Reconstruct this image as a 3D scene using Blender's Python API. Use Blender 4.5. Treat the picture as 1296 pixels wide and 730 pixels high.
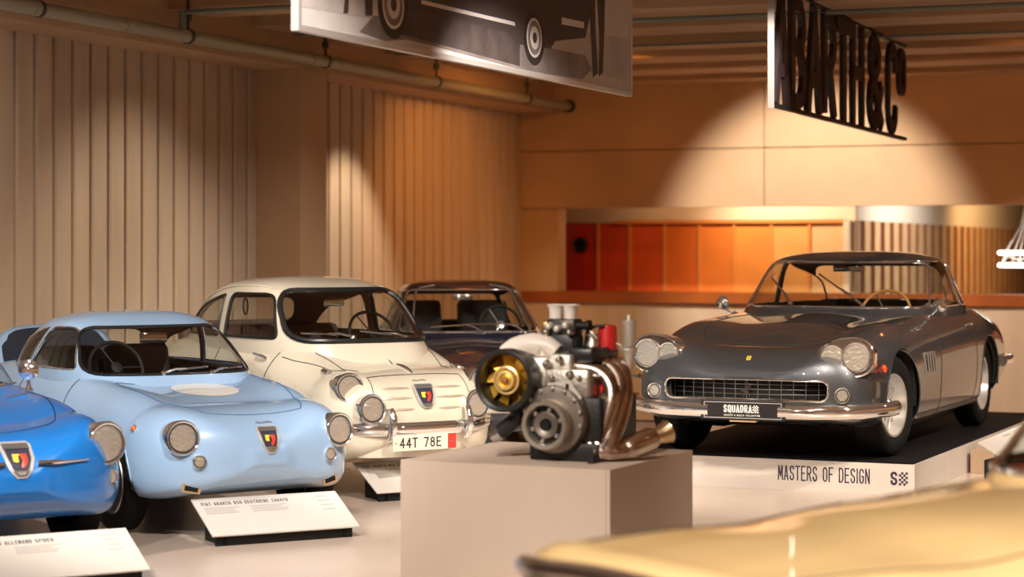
import bpy, bmesh, math, random
import numpy as np
from mathutils import Vector, Matrix
from mathutils.bvhtree import BVHTree

random.seed(7)
scene = bpy.context.scene
for o in list(bpy.data.objects):
    bpy.data.objects.remove(o)

# ------------------------------------------------------------------ camera
FPX = 2650.0          # focal length in pixels of the 1296 x 730 frame
EYE = 1.60            # eye height
HOR = 314.0           # row of the horizon
cam_data = bpy.data.cameras.new('camera')
cam = bpy.data.objects.new('camera', cam_data)
scene.collection.objects.link(cam)
cam.location = (0, 0, EYE)
cam.rotation_euler = (math.radians(90), 0, 0)
cam_data.sensor_width = 36.0
cam_data.lens = 36.0 * FPX / 1296.0
cam_data.shift_y = -(365.0 - HOR) / 1296.0
cam_data.clip_end = 200
cam_data.dof.use_dof = True
cam_data.dof.focus_distance = 12.9
cam_data.dof.aperture_fstop = 1.65
scene.camera = cam

# ------------------------------------------------------------------ view + world
scene.view_settings.view_transform = 'Standard'
scene.view_settings.look = 'None'
scene.view_settings.gamma = 1.0
scene.view_settings.use_curve_mapping = False
scene.view_settings.exposure = 0.0
world = bpy.data.worlds.new('hall_ambience')
scene.world = world
world.use_nodes = True
bg = world.node_tree.nodes['Background']
bg.inputs['Color'].default_value = (1.0, 0.43, 0.15, 1)
bg.inputs['Strength'].default_value = 0.30

# hall axes: u1 runs along the left wall away from the camera, u2 along the back wall to the right
U1 = np.array([0.369, 0.9294]); U2 = np.array([0.9294, -0.369])
CX, CY = 0.103, 24.75                       # corner of left wall and back wall
def hall(a, b, z):
    p = np.array([CX, CY]) + a * U2 + b * U1
    return (float(p[0]), float(p[1]), float(z))
HALL_ROT = math.atan2(U2[1], U2[0])

def spot(name, loc, target, power, color, size_deg, blend=0.4, radius=0.06):
    ld = bpy.data.lights.new(name, 'SPOT')
    ld.energy = power; ld.color = color; ld.spot_size = math.radians(size_deg)
    ld.spot_blend = blend; ld.shadow_soft_size = radius
    lo = bpy.data.objects.new(name, ld)
    scene.collection.objects.link(lo)
    lo.location = loc
    d = Vector(target) - Vector(loc)
    lo.rotation_euler = d.to_track_quat('-Z', 'Y').to_euler()
    return lo
WARM = (1.0, 0.87, 0.72)
NEUT = (1.0, 0.92, 0.83)
AMB = (1.0, 0.38, 0.08)
LZ = 3.44
# track spots over the cars
spot('track_spot', (-0.9, 8.2, LZ), (-1.5, 11.7, .5), 590, NEUT, 58, .6)
spot('track_spot', (-3.6, 8.6, LZ), (-2.3, 11.6, .6), 460, NEUT, 60, .6)
spot('track_spot', (0.9, 10.2, LZ), (-0.6, 13.5, .6), 712, NEUT, 55, .6)
spot('track_spot', (-2.0, 12.6, LZ), (-1.5, 15.0, .9), 240, NEUT, 60, .6)
spot('track_spot', (2.3, 14.0, LZ), (-0.2, 16.6, .8), 390, NEUT, 58, .6)
spot('track_spot', (0.7, 9.6, LZ), (1.4, 13.4, .5), 750, WARM, 52, .6)
spot('track_spot', (3.0, 10.2, LZ), (2.2, 14.2, .6), 675, WARM, 55, .6)
spot('track_spot', (6.0, 13.4, LZ), (3.4, 15.4, .7), 675, WARM, 62, .6)
spot('track_spot', (-0.9, 7.0, LZ), (0.1, 10.0, .8), 440, WARM, 46, .6)
spot('track_spot', (0.6, 4.0, LZ), (1.0, 5.9, .7), 750, WARM, 66, .7)
spot('track_spot', (3.6, 8.0, LZ), (2.9, 11.2, 0), 390, WARM, 70, .8)
spot('track_spot', (-2.6, 6.6, LZ), (-1.4, 10.0, 0), 640, NEUT, 70, .8)
# light on the walls: washers, plus added fills
spot('wall_wash', hall(3.55, -3.1, LZ), hall(3.55, 0, 1.75), 860, (1, .90, .77), 62, .55)
spot('wall_wash', hall(1.6, -4.6, LZ), hall(1.4, 0, -.1), 260, (1, .72, .42), 44, .7)
spot('wall_wash', hall(6.6, -4.6, LZ), hall(6.4, 0, 0), 900, (1, .86, .70), 46, .6)
spot('wall_wash', hall(9.8, -4.6, LZ), hall(9.4, 0, 0), 1100, (1, .86, .70), 56, .6)  # added outside the view, brightens the parapet that the grey car's flank reflects
spot('wall_wash', hall(1.8, -5.6, LZ), hall(1.3, 0, 2.6), 120, AMB, 90, .9)  # added amber fill that tints the back wall outside the bright pool
spot('wall_wash', hall(7.2, -5.0, LZ), hall(7.0, 0, 2.8), 150, AMB, 90, .9)  # same added amber fill for the right of the back wall
spot('wall_wash', hall(1.25, -4.75, 3.30), hall(0, -4.75, .9), 210, (1, .80, .58), 66, .6)
spot('wall_wash', hall(3.0, -14.6, LZ), hall(0, -12.6, 1.0), 470, (1, .88, .74), 80, .8)
spot('wall_wash', hall(2.6, -8.6, LZ), hall(0, -8.6, .7), 210, (1, .86, .70), 70, .8)
spot('wall_wash', hall(3.0, -3.6, LZ), hall(0, -2.4, 1.4), 190, AMB, 80, .8)  # added amber fill that turns the far end of the left wall orange

# ------------------------------------------------------------------ pixel helpers (a pixel is a direction only)
def ray(px, py):
    return np.array([(px - 648.0) / FPX, 1.0, (HOR - py) / FPX])
def at_depth(px, py, Y):
    r = ray(px, py) * Y
    return Vector((r[0], r[1], EYE + r[2]))
def on_z(px, py, z):
    Y = FPX * (EYE - z) / (py - HOR)
    return Vector(((px - 648.0) / FPX * Y, Y, z))
def on_plane(px, py, p0, n):
    r = ray(px, py); o = np.array([0, 0, EYE]); n = np.array(n, float)
    t = np.dot(np.array(p0) - o, n) / np.dot(r, n)
    q = o + r * t
    return Vector(q)
def a_of(px, b=0.0):
    p0 = hall(0, b, 0); q = on_plane(px, HOR, p0, (U1[0], U1[1], 0))
    return float(np.dot(np.array(q[:2]) - np.array([CX, CY]), U2))
def b_of(px, a=0.0):
    p0 = hall(a, 0, 0); q = on_plane(px, HOR, p0, (U2[0], U2[1], 0))
    return float(np.dot(np.array(q[:2]) - np.array([CX, CY]), U1))

# ------------------------------------------------------------------ materials
MATS = {}
def mat(name, color, rough=.5, metal=0.0, coat=0.0, coat_rough=.03, noise=0.0, noise_scale=8.0, bump=0.0,
        bump_scale=60.0, emit=None, emit_strength=0.0, spec=None):
    if name in MATS: return MATS[name]
    m = bpy.data.materials.new(name); m.use_nodes = True
    nt = m.node_tree; p = nt.nodes['Principled BSDF']
    p.inputs['Base Color'].default_value = (*color, 1)
    p.inputs['Roughness'].default_value = rough
    p.inputs['Metallic'].default_value = metal
    p.inputs['Coat Weight'].default_value = coat
    p.inputs['Coat Roughness'].default_value = coat_rough
    if spec is not None: p.inputs['Specular IOR Level'].default_value = spec
    if emit:
        p.inputs['Emission Color'].default_value = (*emit, 1)
        p.inputs['Emission Strength'].default_value = emit_strength
    tc = None
    if noise or bump:
        tc = nt.nodes.new('ShaderNodeTexCoord')
    if noise:
        n = nt.nodes.new('ShaderNodeTexNoise'); n.inputs['Scale'].default_value = noise_scale
        n.inputs['Detail'].default_value = 6
        nt.links.new(tc.outputs['Object'], n.inputs['Vector'])
        r = nt.nodes.new('ShaderNodeValToRGB')
        lo = [max(0, c * (1 - noise)) for c in color]; hi = [min(1, c * (1 + noise)) for c in color]
        r.color_ramp.elements[0].position = .3; r.color_ramp.elements[1].position = .7
        r.color_ramp.elements[0].color = (*lo, 1); r.color_ramp.elements[1].color = (*hi, 1)
        nt.links.new(n.outputs['Fac'], r.inputs['Fac'])
        nt.links.new(r.outputs['Color'], p.inputs['Base Color'])
    if bump:
        n2 = nt.nodes.new('ShaderNodeTexNoise'); n2.inputs['Scale'].default_value = bump_scale
        nt.links.new(tc.outputs['Object'], n2.inputs['Vector'])
        b = nt.nodes.new('ShaderNodeBump'); b.inputs['Strength'].default_value = bump
        b.inputs['Distance'].default_value = .01
        nt.links.new(n2.outputs['Fac'], b.inputs['Height'])
        nt.links.new(b.outputs['Normal'], p.inputs['Normal'])
    MATS[name] = m
    return m

def glass_mat(name, tint=(.9, .93, .92), refl=1.0, haze=0.0, haze_col=(.8, .8, .8)):
    m = bpy.data.materials.new(name); m.use_nodes = True
    nt = m.node_tree; nt.nodes.clear()
    out = nt.nodes.new('ShaderNodeOutputMaterial')
    tr = nt.nodes.new('ShaderNodeBsdfTransparent'); tr.inputs['Color'].default_value = (*tint, 1)
    gl = nt.nodes.new('ShaderNodeBsdfGlossy'); gl.inputs['Roughness'].default_value = .01
    lw = nt.nodes.new('ShaderNodeLayerWeight'); lw.inputs['Blend'].default_value = .5
    po = nt.nodes.new('ShaderNodeMath'); po.operation = 'POWER'; po.inputs[1].default_value = 4.0
    nt.links.new(lw.outputs['Facing'], po.inputs[0])
    mu = nt.nodes.new('ShaderNodeMath'); mu.operation = 'MULTIPLY_ADD'; mu.inputs[1].default_value = .9 * refl; mu.inputs[2].default_value = .05 * refl
    nt.links.new(po.outputs[0], mu.inputs[0])
    mx = nt.nodes.new('ShaderNodeMixShader')
    nt.links.new(mu.outputs[0], mx.inputs[0]); nt.links.new(tr.outputs[0], mx.inputs[1]); nt.links.new(gl.outputs[0], mx.inputs[2])
    last = mx
    if haze:
        df = nt.nodes.new('ShaderNodeBsdfDiffuse'); df.inputs['Color'].default_value = (*haze_col, 1)
        m2 = nt.nodes.new('ShaderNodeMixShader'); m2.inputs[0].default_value = haze
        nt.links.new(mx.outputs[0], m2.inputs[1]); nt.links.new(df.outputs[0], m2.inputs[2]); last = m2
    nt.links.new(last.outputs[0], out.inputs['Surface'])
    MATS[name] = m
    return m

def plank_mat(name, color, scale=(1, 1, 1), noise=.12):
    """concrete / timber with grain stretched along z"""
    m = bpy.data.materials.new(name); m.use_nodes = True
    nt = m.node_tree; p = nt.nodes['Principled BSDF']; p.inputs['Roughness'].default_value = .75
    tc = nt.nodes.new('ShaderNodeTexCoord'); mp = nt.nodes.new('ShaderNodeMapping')
    mp.inputs['Scale'].default_value = scale
    n = nt.nodes.new('ShaderNodeTexNoise'); n.inputs['Scale'].default_value = 3.0; n.inputs['Detail'].default_value = 8
    r = nt.nodes.new('ShaderNodeValToRGB')
    r.color_ramp.elements[0].position = .3; r.color_ramp.elements[1].position = .72
    r.color_ramp.elements[0].color = (*[c * (1 - noise) for c in color], 1)
    r.color_ramp.elements[1].color = (*[min(1, c * (1 + noise)) for c in color], 1)
    nt.links.new(tc.outputs['Object'], mp.inputs[0]); nt.links.new(mp.outputs[0], n.inputs['Vector'])
    nt.links.new(n.outputs['Fac'], r.inputs['Fac']); nt.links.new(r.outputs['Color'], p.inputs['Base Color'])
    MATS[name] = m
    return m

CHROME = mat('chrome', (.88, .88, .88), .06, .96)
STEEL = mat('brushed_steel', (.62, .60, .57), .28, 1.0)
RUBBER = mat('tyre_rubber', (.005, .005, .005), .75, spec=.2, bump=.15, bump_scale=150)
BLACK = mat('black_trim', (.005, .005, .005), .5, spec=.3)
GASKET = mat('black_rubber_seal', (.010, .010, .010), .35)
SHADOWGAP = mat('panel_gap', (.015, .013, .012), .8)
DARKINT = mat('dark_cabin_lining', (.020, .016, .015), .8)
GLASS = glass_mat('window_glass')
LENS = glass_mat('lamp_lens', (.97, .96, .93), 1.4, .09, (.90, .88, .84))
REFLECT = mat('lamp_reflector', (.95, .93, .90), .16, 1.0, bump=.35, bump_scale=45)
AMBERL = mat('amber_lens', (.85, .16, .02), .15, coat=1)
PRINTBLACK = mat('black_print', (.012, .010, .016), .6)
WHITEPRINT = mat('white_print', (.82, .80, .78), .5)

# ------------------------------------------------------------------ geometry builder
def link(o, parent=None):
    scene.collection.objects.link(o)
    if parent is not None: o.parent = parent
    return o
def tag(o, label=None, cat=None, group=None, kind=None):
    if label: o['label'] = label
    if cat: o['category'] = cat
    if group: o['group'] = group
    if kind: o['kind'] = kind
    return o
def empty(name, loc, rz=0.0, label=None, cat=None, group=None):
    o = bpy.data.objects.new(name, None); link(o)
    o.empty_display_size = .1
    o.location = loc; o.rotation_euler = (0, 0, rz)
    return tag(o, label, cat, group)
def mesh_obj(name, V, F, m, parent=None, smooth=True, angle=None, kind=None):
    me = bpy.data.meshes.new(name)
    me.from_pydata([tuple(v) for v in V], [], [tuple(f) for f in F])
    me.materials.append(m)
    if smooth:
        me.polygons.foreach_set('use_smooth', [True] * len(me.polygons))
        if angle is not None: me.set_sharp_from_angle(angle=math.radians(angle))
    me.update()
    o = bpy.data.objects.new(name, me); link(o, parent)
    if kind: o['kind'] = kind
    return o

def basis(d, up=(0, 0, 1)):
    d = Vector(d).normalized(); up = Vector(up)
    if abs(d.dot(up)) > .98: up = Vector((1, 0, 0))
    x = up.cross(d).normalized(); y = d.cross(x)
    return x, y, d

class MB:
    def __init__(self): self.V = []; self.F = []
    def add(self, V, F, M=None):
        n = len(self.V)
        self.V += [tuple(M @ Vector(v)) if M is not None else tuple(v) for v in V]
        self.F += [tuple(i + n for i in f) for f in F]
        return self
    def box(self, lo, hi, M=None):
        x0, y0, z0 = lo; x1, y1, z1 = hi
        V = [(x0, y0, z0), (x1, y0, z0), (x1, y1, z0), (x0, y1, z0), (x0, y0, z1), (x1, y0, z1), (x1, y1, z1), (x0, y1, z1)]
        F = [(0, 3, 2, 1), (4, 5, 6, 7), (0, 1, 5, 4), (1, 2, 6, 5), (2, 3, 7, 6), (3, 0, 4, 7)]
        return self.add(V, F, M)
    def rbox(self, lo, hi, r=.01, M=None, n=3):
        """box with rounded vertical edges and chamfered caps"""
        x0, y0, z0 = lo; x1, y1, z1 = hi
        r = min(r, (x1 - x0) * .49, (y1 - y0) * .49, (z1 - z0) * .49)
        def ring(ins, z):
            P = []
            for cx, cy, a0 in ((x1 - r, y1 - r, 0), (x0 + r, y1 - r, 90), (x0 + r, y0 + r, 180), (x1 - r, y0 + r, 270)):
                for k in range(n + 1):
                    a = math.radians(a0 + 90 * k / n)
                    P.append((cx + (r - ins) * math.cos(a), cy + (r - ins) * math.sin(a), z))
            return P
        rings = [ring(r * .8, z0), ring(r * .25, z0 + r * .25), ring(0, z0 + r * .8), ring(0, z1 - r * .8), ring(r * .25, z1 - r * .25), ring(r * .8, z1)]
        m = len(rings[0]); V = [p for R in rings for p in R]; F = []
        for i in range(len(rings) - 1):
            for j in range(m):
                F.append((i * m + j, i * m + (j + 1) % m, (i + 1) * m + (j + 1) % m, (i + 1) * m + j))
        F.append(tuple(range(m))[::-1]); F.append(tuple((len(rings) - 1) * m + j for j in range(m)))
        return self.add(V, F, M)
    def lathe(self, prof, pos=(0, 0, 0), d=(0, 0, 1), n=28, up=(0, 0, 1), sx=1.0, sy=1.0, caps=True):
        """prof: (radius, height along d)"""
        x, y, z = basis(d, up); p = Vector(pos); V = []; F = []
        for r, h in prof:
            for k in range(n):
                a = 2 * math.pi * k / n
                V.append(p + x * (r * math.cos(a) * sx) + y * (r * math.sin(a) * sy) + z * h)
        for i in range(len(prof) - 1):
            for k in range(n):
                F.append((i * n + k, i * n + (k + 1) % n, (i + 1) * n + (k + 1) % n, (i + 1) * n + k))
        if caps and prof[0][0] > 1e-6: F.append(tuple(range(n))[::-1])
        if caps and prof[-1][0] > 1e-6: F.append(tuple((len(prof) - 1) * n + k for k in range(n)))
        return self.add(V, F)
    def ring(self, prof, pos, d, n=28, up=(0, 0, 1), sx=1.0, sy=1.0):
        """closed profile revolved (tyres, bezels)"""
        x, y, z = basis(d, up); p = Vector(pos); V = []; F = []; m = len(prof)
        for r, h in prof:
            for k in range(n):
                a = 2 * math.pi * k / n
                V.append(p + x * (r * math.cos(a) * sx) + y * (r * math.sin(a) * sy) + z * h)
        for i in range(m):
            j = (i + 1) % m
            for k in range(n):
                F.append((i * n + k, i * n + (k + 1) % n, j * n + (k + 1) % n, j * n + k))
        return self.add(V, F)
    def tube(self, pts, r, n=8, closed=False, sx=1.0):
        pts = [Vector(p) for p in pts]; m = len(pts); V = []; F = []
        rr = r if isinstance(r, (list, tuple)) else [r] * m
        up = Vector((0, 0, 1)); px = None
        for i, p in enumerate(pts):
            if closed: d = pts[(i + 1) % m] - pts[i - 1]
            else: d = pts[min(i + 1, m - 1)] - pts[max(i - 1, 0)]
            if d.length < 1e-9: d = Vector((0, 0, 1))
            d.normalize()
            if px is None:
                px = basis(d)[0]
            px = (px - d * px.dot(d))
            if px.length < 1e-6: px = basis(d)[0]
            px.normalize(); py = d.cross(px)
            for k in range(n):
                a = 2 * math.pi * k / n
                V.append(p + px * (rr[i] * math.cos(a)) + py * (rr[i] * math.sin(a) * sx))
        for i in range(m if closed else m - 1):
            j = (i + 1) % m
            for k in range(n):
                F.append((i * n + k, i * n + (k + 1) % n, j * n + (k + 1) % n, j * n + k))
        if not closed:
            F.append(tuple(range(n))[::-1]); F.append(tuple((m - 1) * n + k for k in range(n)))
        return self.add(V, F)
    def prism(self, poly, M, t=.004):
        """2-D polygon in M's xy plane, thickness t along M's z"""
        m = len(poly)
        V = [(x, y, 0) for x, y in poly] + [(x, y, t) for x, y in poly]
        F = [tuple(range(m))[::-1], tuple(range(m, 2 * m))] + [(i, (i + 1) % m, m + (i + 1) % m, m + i) for i in range(m)]
        return self.add(V, F, M)
    def build(self, name, m, parent=None, smooth=True, angle=40, kind=None):
        return mesh_obj(name, self.V, self.F, m, parent, smooth, angle, kind)

def frame(p, x, y):
    x = Vector(x).normalized(); y = Vector(y); z = x.cross(y).normalized(); y = z.cross(x)
    return Matrix(((x.x, y.x, z.x, p[0]), (x.y, y.y, z.y, p[1]), (x.z, y.z, z.z, p[2]), (0, 0, 0, 1)))

# ------------------------------------------------------------------ stroke lettering (condensed grotesque), cell 1 wide x 2 high
def arc(cx, cy, rx, ry, a0, a1, n=6):
    return [(cx + rx * math.cos(math.radians(a0 + (a1 - a0) * k / n)), cy + ry * math.sin(math.radians(a0 + (a1 - a0) * k / n))) for k in range(n + 1)]
GL = {
 'A': [[(0, 0), (.5, 2), (1, 0)], [(.2, .55), (.8, .55)]],
 'B': [[(0, 0), (0, 2)], [(0, 2)] + arc(.55, 1.56, .4, .44, 90, -90) + [(0, 1.12)], [(0, 1.12)] + arc(.55, .56, .45, .56, 90, -90) + [(0, 0)]],
 'C': [arc(.5, 1.5, .5, .5, 0, 180) + arc(.5, .5, .5, .5, 180, 360)],
 'D': [[(0, 0), (0, 2)] + arc(.4, 1.4, .6, .6, 90, 0) + arc(.4, .6, .6, .6, 0, -90) + [(0, 0)]],
 'E': [[(1, 2), (0, 2), (0, 0), (1, 0)], [(0, 1.05), (.8, 1.05)]],
 'F': [[(1, 2), (0, 2), (0, 0)], [(0, 1.05), (.8, 1.05)]],
 'G': [arc(.5, 1.5, .5, .5, 0, 180) + arc(.5, .5, .5, .5, 180, 360) + [(1, .95), (.55, .95)]],
 'H': [[(0, 0), (0, 2)], [(1, 0), (1, 2)], [(0, 1.05), (1, 1.05)]],
 'I': [[(.5, 0), (.5, 2)]],
 'L': [[(0, 2), (0, 0), (1, 0)]],
 'M': [[(-.1, 0), (0, 2), (.5, .5), (1, 2), (1.1, 0)]],
 'N': [[(0, 0), (0, 2), (1, 0), (1, 2)]],
 'O': [arc(.5, 1.5, .5, .5, 0, 180) + arc(.5, .5, .5, .5, 180, 360) + [(1, 1.5)]],
 'P': [[(0, 0), (0, 2)] + arc(.5, 1.5, .5, .5, 90, -90) + [(0, 1)]],
 'Q': [arc(.5, 1.5, .5, .5, 0, 180) + arc(.5, .5, .5, .5, 180, 360) + [(1, 1.5)], [(.6, .4), (1.05, -.12)]],
 'R': [[(0, 0), (0, 2)] + arc(.5, 1.5, .5, .5, 90, -90) + [(0, 1)], [(.5, 1), (1, 0)]],
 'S': [arc(.5, 1.5, .5, .5, 10, 180) + [(.15, 1.15), (.85, .85)] + arc(.5, .5, .5, .5, 0, -190)],
 'T': [[(-.05, 2), (1.05, 2)], [(.5, 2), (.5, 0)]],
 'U': [[(0, 2)] + arc(.5, .5, .5, .5, 180, 360) + [(1, 2)]],
 'Y': [[(0, 2), (.5, 1), (1, 2)], [(.5, 1), (.5, 0)]],
 'Z': [[(0, 2), (1, 2), (0, 0), (1, 0)]],
 '&': [[(1.05, 0), (.15, 1.35)] + arc(.45, 1.6, .33, .4, 200, -20) + [(.1, .75)] + arc(.45, .45, .42, .45, 150, 300) + [(1.0, .9)]],
 '0': [arc(.5, 1.5, .5, .5, 0, 180) + arc(.5, .5, .5, .5, 180, 360) + [(1, 1.5)]],
 '4': [[(.75, 0), (.75, 2), (0, .6), (1.05, .6)]],
 '5': [[(.95, 2), (.08, 2), (.04, 1.15), (.5, 1.25)] + arc(.5, .62, .5, .62, 80, -170)],
 '7': [[(0, 2), (1, 2), (.35, 0)]],
 '8': [arc(.5, 1.52, .42, .46, 0, 360, 10), arc(.5, .54, .5, .54, 0, 360, 10)],
}
def strokes(mb, lines, w, M, t, sx, sy):
    for L in lines:
        P = [(x * sx, y * sy) for x, y in L]
        for i in range(len(P) - 1):
            (x0, y0), (x1, y1) = P[i], P[i + 1]
            L_ = math.hypot(x1 - x0, y1 - y0)
            if L_ < 1e-7: continue
            dx, dy = (x1 - x0) / L_, (y1 - y0) / L_
            e = w * .5 if len(P) <= 6 else w * .22
            e0 = e; e1 = e
            nx, ny = -dy * w / 2, dx * w / 2
            a0 = (x0 - dx * e0, y0 - dy * e0); a1 = (x1 + dx * e1, y1 + dy * e1)
            mb.prism([(a0[0] - nx, a0[1] - ny), (a1[0] - nx, a1[1] - ny), (a1[0] + nx, a1[1] + ny), (a0[0] + nx, a0[1] + ny)], M, t)
def text(mb, s, M, h, w_char, gap, stroke, t=.002):
    """text with cap height h, glyph width w_char; returns total width"""
    x = 0.0
    for ch in s:
        if ch == ' ': x += w_char * .7 + gap; continue
        cw = w_char * (.35 if ch == 'I' else 1.0)
        g = GL[ch]; 
        T = M @ Matrix.Translation((x + stroke / 2 - (w_char * .325 - 0 if ch == 'I' else 0), stroke / 2, 0))
        strokes(mb, g, stroke, T, t, w_char - stroke, (h - stroke) / 2)
        x += cw + gap
    return x - gap
# ================================================================== THE HALL
CONC = plank_mat('fair_faced_concrete', (.57, .38, .225), (.35, .35, .35), .10)
CONC2 = plank_mat('board_marked_concrete', (.58, .445, .32), (1.5, 1.5, .18), .10)
RIBM = plank_mat('ceiling_concrete', (.55, .36, .21), (.3, .3, .3), .12)
FLOORM = mat('polished_screed', (.60, .485, .405), .24, noise=.05, noise_scale=1.3, bump=.02, bump_scale=90)
WOODRAIL = mat('orange_varnished_rail', (.33, .085, .016), .32, noise=.15, noise_scale=3)
CREAMW = mat('cream_plaster', (.75, .60, .44), .7)
WHITEW = mat('white_plaster', (.72, .69, .64), .7)

SOFF = 3.192           # soffit over the left wall
RIBZ = 3.48            # underside of the ceiling ribs
SLABZ = 3.86
A_F = a_of(380, b_of(325))       # how far the column and edge beam stand out of the left wall

def hbox(a0, a1, b0, b1, z0, z1, mb=None):
    mb = mb or MB()
    V = [hall(a0, b0, z0), hall(a1, b0, z0), hall(a1, b1, z0), hall(a0, b1, z0), hall(a0, b0, z1), hall(a1, b0, z1), hall(a1, b1, z1), hall(a0, b1, z1)]
    F = [(0, 3, 2, 1), (4, 5, 6, 7), (0, 1, 5, 4), (1, 2, 6, 5), (2, 3, 7, 6), (3, 0, 4, 7)]
    return mb.add(V, F)
def hobj(name, m, *box, parent=None, kind='structure', label=None):
    o = hbox(*box).build(name, m, parent, smooth=False)
    if kind and parent is None: o['kind'] = kind
    if label: o['label'] = label
    return o

# floor of the car hall ends at an edge in front of the back wall; a lower passage runs along that wall
EDGE = b_of(785, 0) * 0
pe = on_z(785, 532.5, 0.0)
B_EDGE = float(np.dot(np.array([pe.x, pe.y]) - np.array([CX, CY]), U1))
fl = hobj('floor', FLOORM, -2.0, 16.0, -32.0, B_EDGE, -.55, 0.0)
hobj('floor_passage', FLOORM, -2.0, 16.0, B_EDGE, .4, -.75, -.55)
hobj('trim_1', SHADOWGAP, -1.0, 16.0, B_EDGE, B_EDGE + .03, -.06, .012)

# left wall
PITCH = abs(b_of(45) - b_of(20)); GAP = .04
wl = hobj('wall_left', mat('wall_backing', (.20, .135, .085), .9), -.35, -.05, -26.0, 1.2, -.6, SOFF + .02)
b_start = b_of(20) - 9 * PITCH
bc0 = b_of(325)
seam = []
proto = None
def board(b0, b1):
    global proto
    w = b1 - b0
    me = None
    mb = MB()
    # board profile: flat face, eased long edges, returning to the groove
    prof = [(0, -.05), (.0, -.012), (.012, 0), (w - .012, 0), (w, -.012), (w, -.05)]
    V = []; n = len(prof)
    for z in (-.55, SOFF):
        V += [hall(a, b0 + s, z) for s, a in prof]
    F = [(i, i + 1, n + i + 1, n + i) for i in range(n - 1)] + [(n - 1, 0, n, 2 * n - 1)]
    F += [tuple(range(n))[::-1], tuple(range(n, 2 * n))]
    mb.add(V, F).build('board', CONC2, wl, smooth=False)
b = b_start
while b < bc0 - .02:
    board(b + GAP / 2, min(b + PITCH - GAP / 2, bc0 - .001)); b += PITCH
# column and its far edge
bc1 = b_of(413.5, A_F)
hobj('column', CONC, -.05, A_F, bc0, bc1, -.55, SLABZ)
b = b_of(420)
b = b_of(431) - PITCH * 3
while b < .25:
    board(b + GAP / 2, b + PITCH - GAP / 2); b += PITCH
# edge beam above the wall
hobj('beam_edge', CONC, -.3, A_F - .002, -26.0, 0.0, SOFF, SLABZ)

# back wall: deep upper band, pier, parapet with timber rail
soff_b = EYE + (HOR - 263.3) / FPX * on_plane(690, HOR, hall(0, 0, 0), (U1[0], U1[1], 0)).y
rail_t = EYE + (HOR - 368.2) / FPX * on_plane(690, HOR, hall(0, 0, 0), (U1[0], U1[1], 0)).y
rail_b = EYE + (HOR - 381.5) / FPX * on_plane(690, HOR, hall(0, 0, 0), (U1[0], U1[1], 0)).y
joint = EYE + (HOR - 192) / FPX * on_plane(690, HOR, hall(0, 0, 0), (U1[0], U1[1], 0)).y
A_P = a_of(705)
wb = hobj('wall_back', mat('wall_core', (.30, .20, .13), .9), 0.0, 16.0, .02, .34, soff_b + .004, SLABZ)
a_j = a_of(968)
G = .006
for a0, a1 in ((0.0, a_j), (a_j, 2 * a_j), (2 * a_j, 3 * a_j)):
    hobj('panel', CONC, a0 + G, a1 - G, -.03, .03, joint + G, SLABZ, parent=wb)
    hobj('panel', CONC, a0 + G, a1 - G, -.03, .03, soff_b, joint - G, parent=wb)
hobj('pier', CONC, 0.0, A_P, .03, .30, -.55, soff_b)
hobj('parapet', CONC2, A_P, 16.0, .03, .25, -.55, rail_b)
hobj('parapet_left', CONC2, 0.0, A_P, -.01, .03, -.55, rail_b)
hobj('trim_2', WOODRAIL, .02, 16.0, -.05, .30, rail_b, rail_t, kind='structure')

# ceiling: slab with ribs that run parallel to the back wall
cl = hobj('ceiling', RIBM, -.5, 16.0, -26.0, .3, SLABZ, SLABZ + .15)
rib_b = []
Yr = [24.1, 22.6, 21.1, 19.65, 18.2, 16.75, 15.3, 13.85, 12.4, 10.9]
for Y in Yr:
    # front-bottom edge seen on the axis of the hall at that depth
    bb = float(np.dot(np.array([.3 + (Y - 18) * .0, Y]) - np.array([CX, CY]), U1)) - .0
    hobj('rib', RIBM, A_F, 16.0, bb, bb + .62, RIBZ, SLABZ, parent=cl)

# opening to the next room
hobj('wall_next_room_lintel', CREAMW, A_P - 1.6, a_of(1075, 2.2) + .072, 2.2, 2.401, 0, 4.2)
A_END = a_of(1075, 2.2)
zt_p = EYE + (HOR - 281.5) / FPX * on_plane(900, HOR, hall(0, 2.2, 0), (U1[0], U1[1], 0)).y
hobj('floor_next_room', FLOORM, A_P - 1.6, 24.0, .36, 30.0, -.2, 0.0)
hobj('ceiling_next_room', WHITEW, A_P - 1.6, 24.0, .34, 30.0, 3.05, 3.2)
hobj('wall_next_room_left', CREAMW, A_P - 1.7, A_P - 1.6, .34, 2.4, -.2, 3.1)
wp = hobj('wall_panelled', mat('panel_core', (.14, .05, .02), .9), A_P - 1.6, A_END, 2.12, 2.2, 0, zt_p)
pedges = [705, 758, 798, 842, 886, 930, 977, 1025, 1073]
pcol = [(.50, .020, .006), (.58, .055, .010), (.62, .085, .012), (.66, .14, .018), (.68, .19, .030), (.70, .25, .05), (.72, .33, .10), (.74, .42, .20)]  # panel tones step from deep red at the left to paler orange
for i in range(8):
    a0, a1 = a_of(pedges[i], 2.1), a_of(pedges[i + 1], 2.1)
    m = mat('toned_panel_%d' % i, pcol[i], .42, noise=.10, noise_scale=2.5)
    mb = MB(); hbox(a0 + .008, a1 - .008, 2.085, 2.12, .02, zt_p - .01, mb)
    o = mb.build('panel', m, wp, smooth=False)
    mb = MB(); hbox(a1 - .018, a1 + .018, 2.06, 2.12, 0, zt_p, mb).build('batten', mat('orange_batten', (.66, .24, .05), .5), wp, smooth=False)
mb = MB(); hbox(A_P, A_END, 2.04, 2.12, zt_p - .012, zt_p + .03, mb).build('top_rail', mat('orange_batten', (.66, .24, .05), .5), wp, smooth=False)
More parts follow.
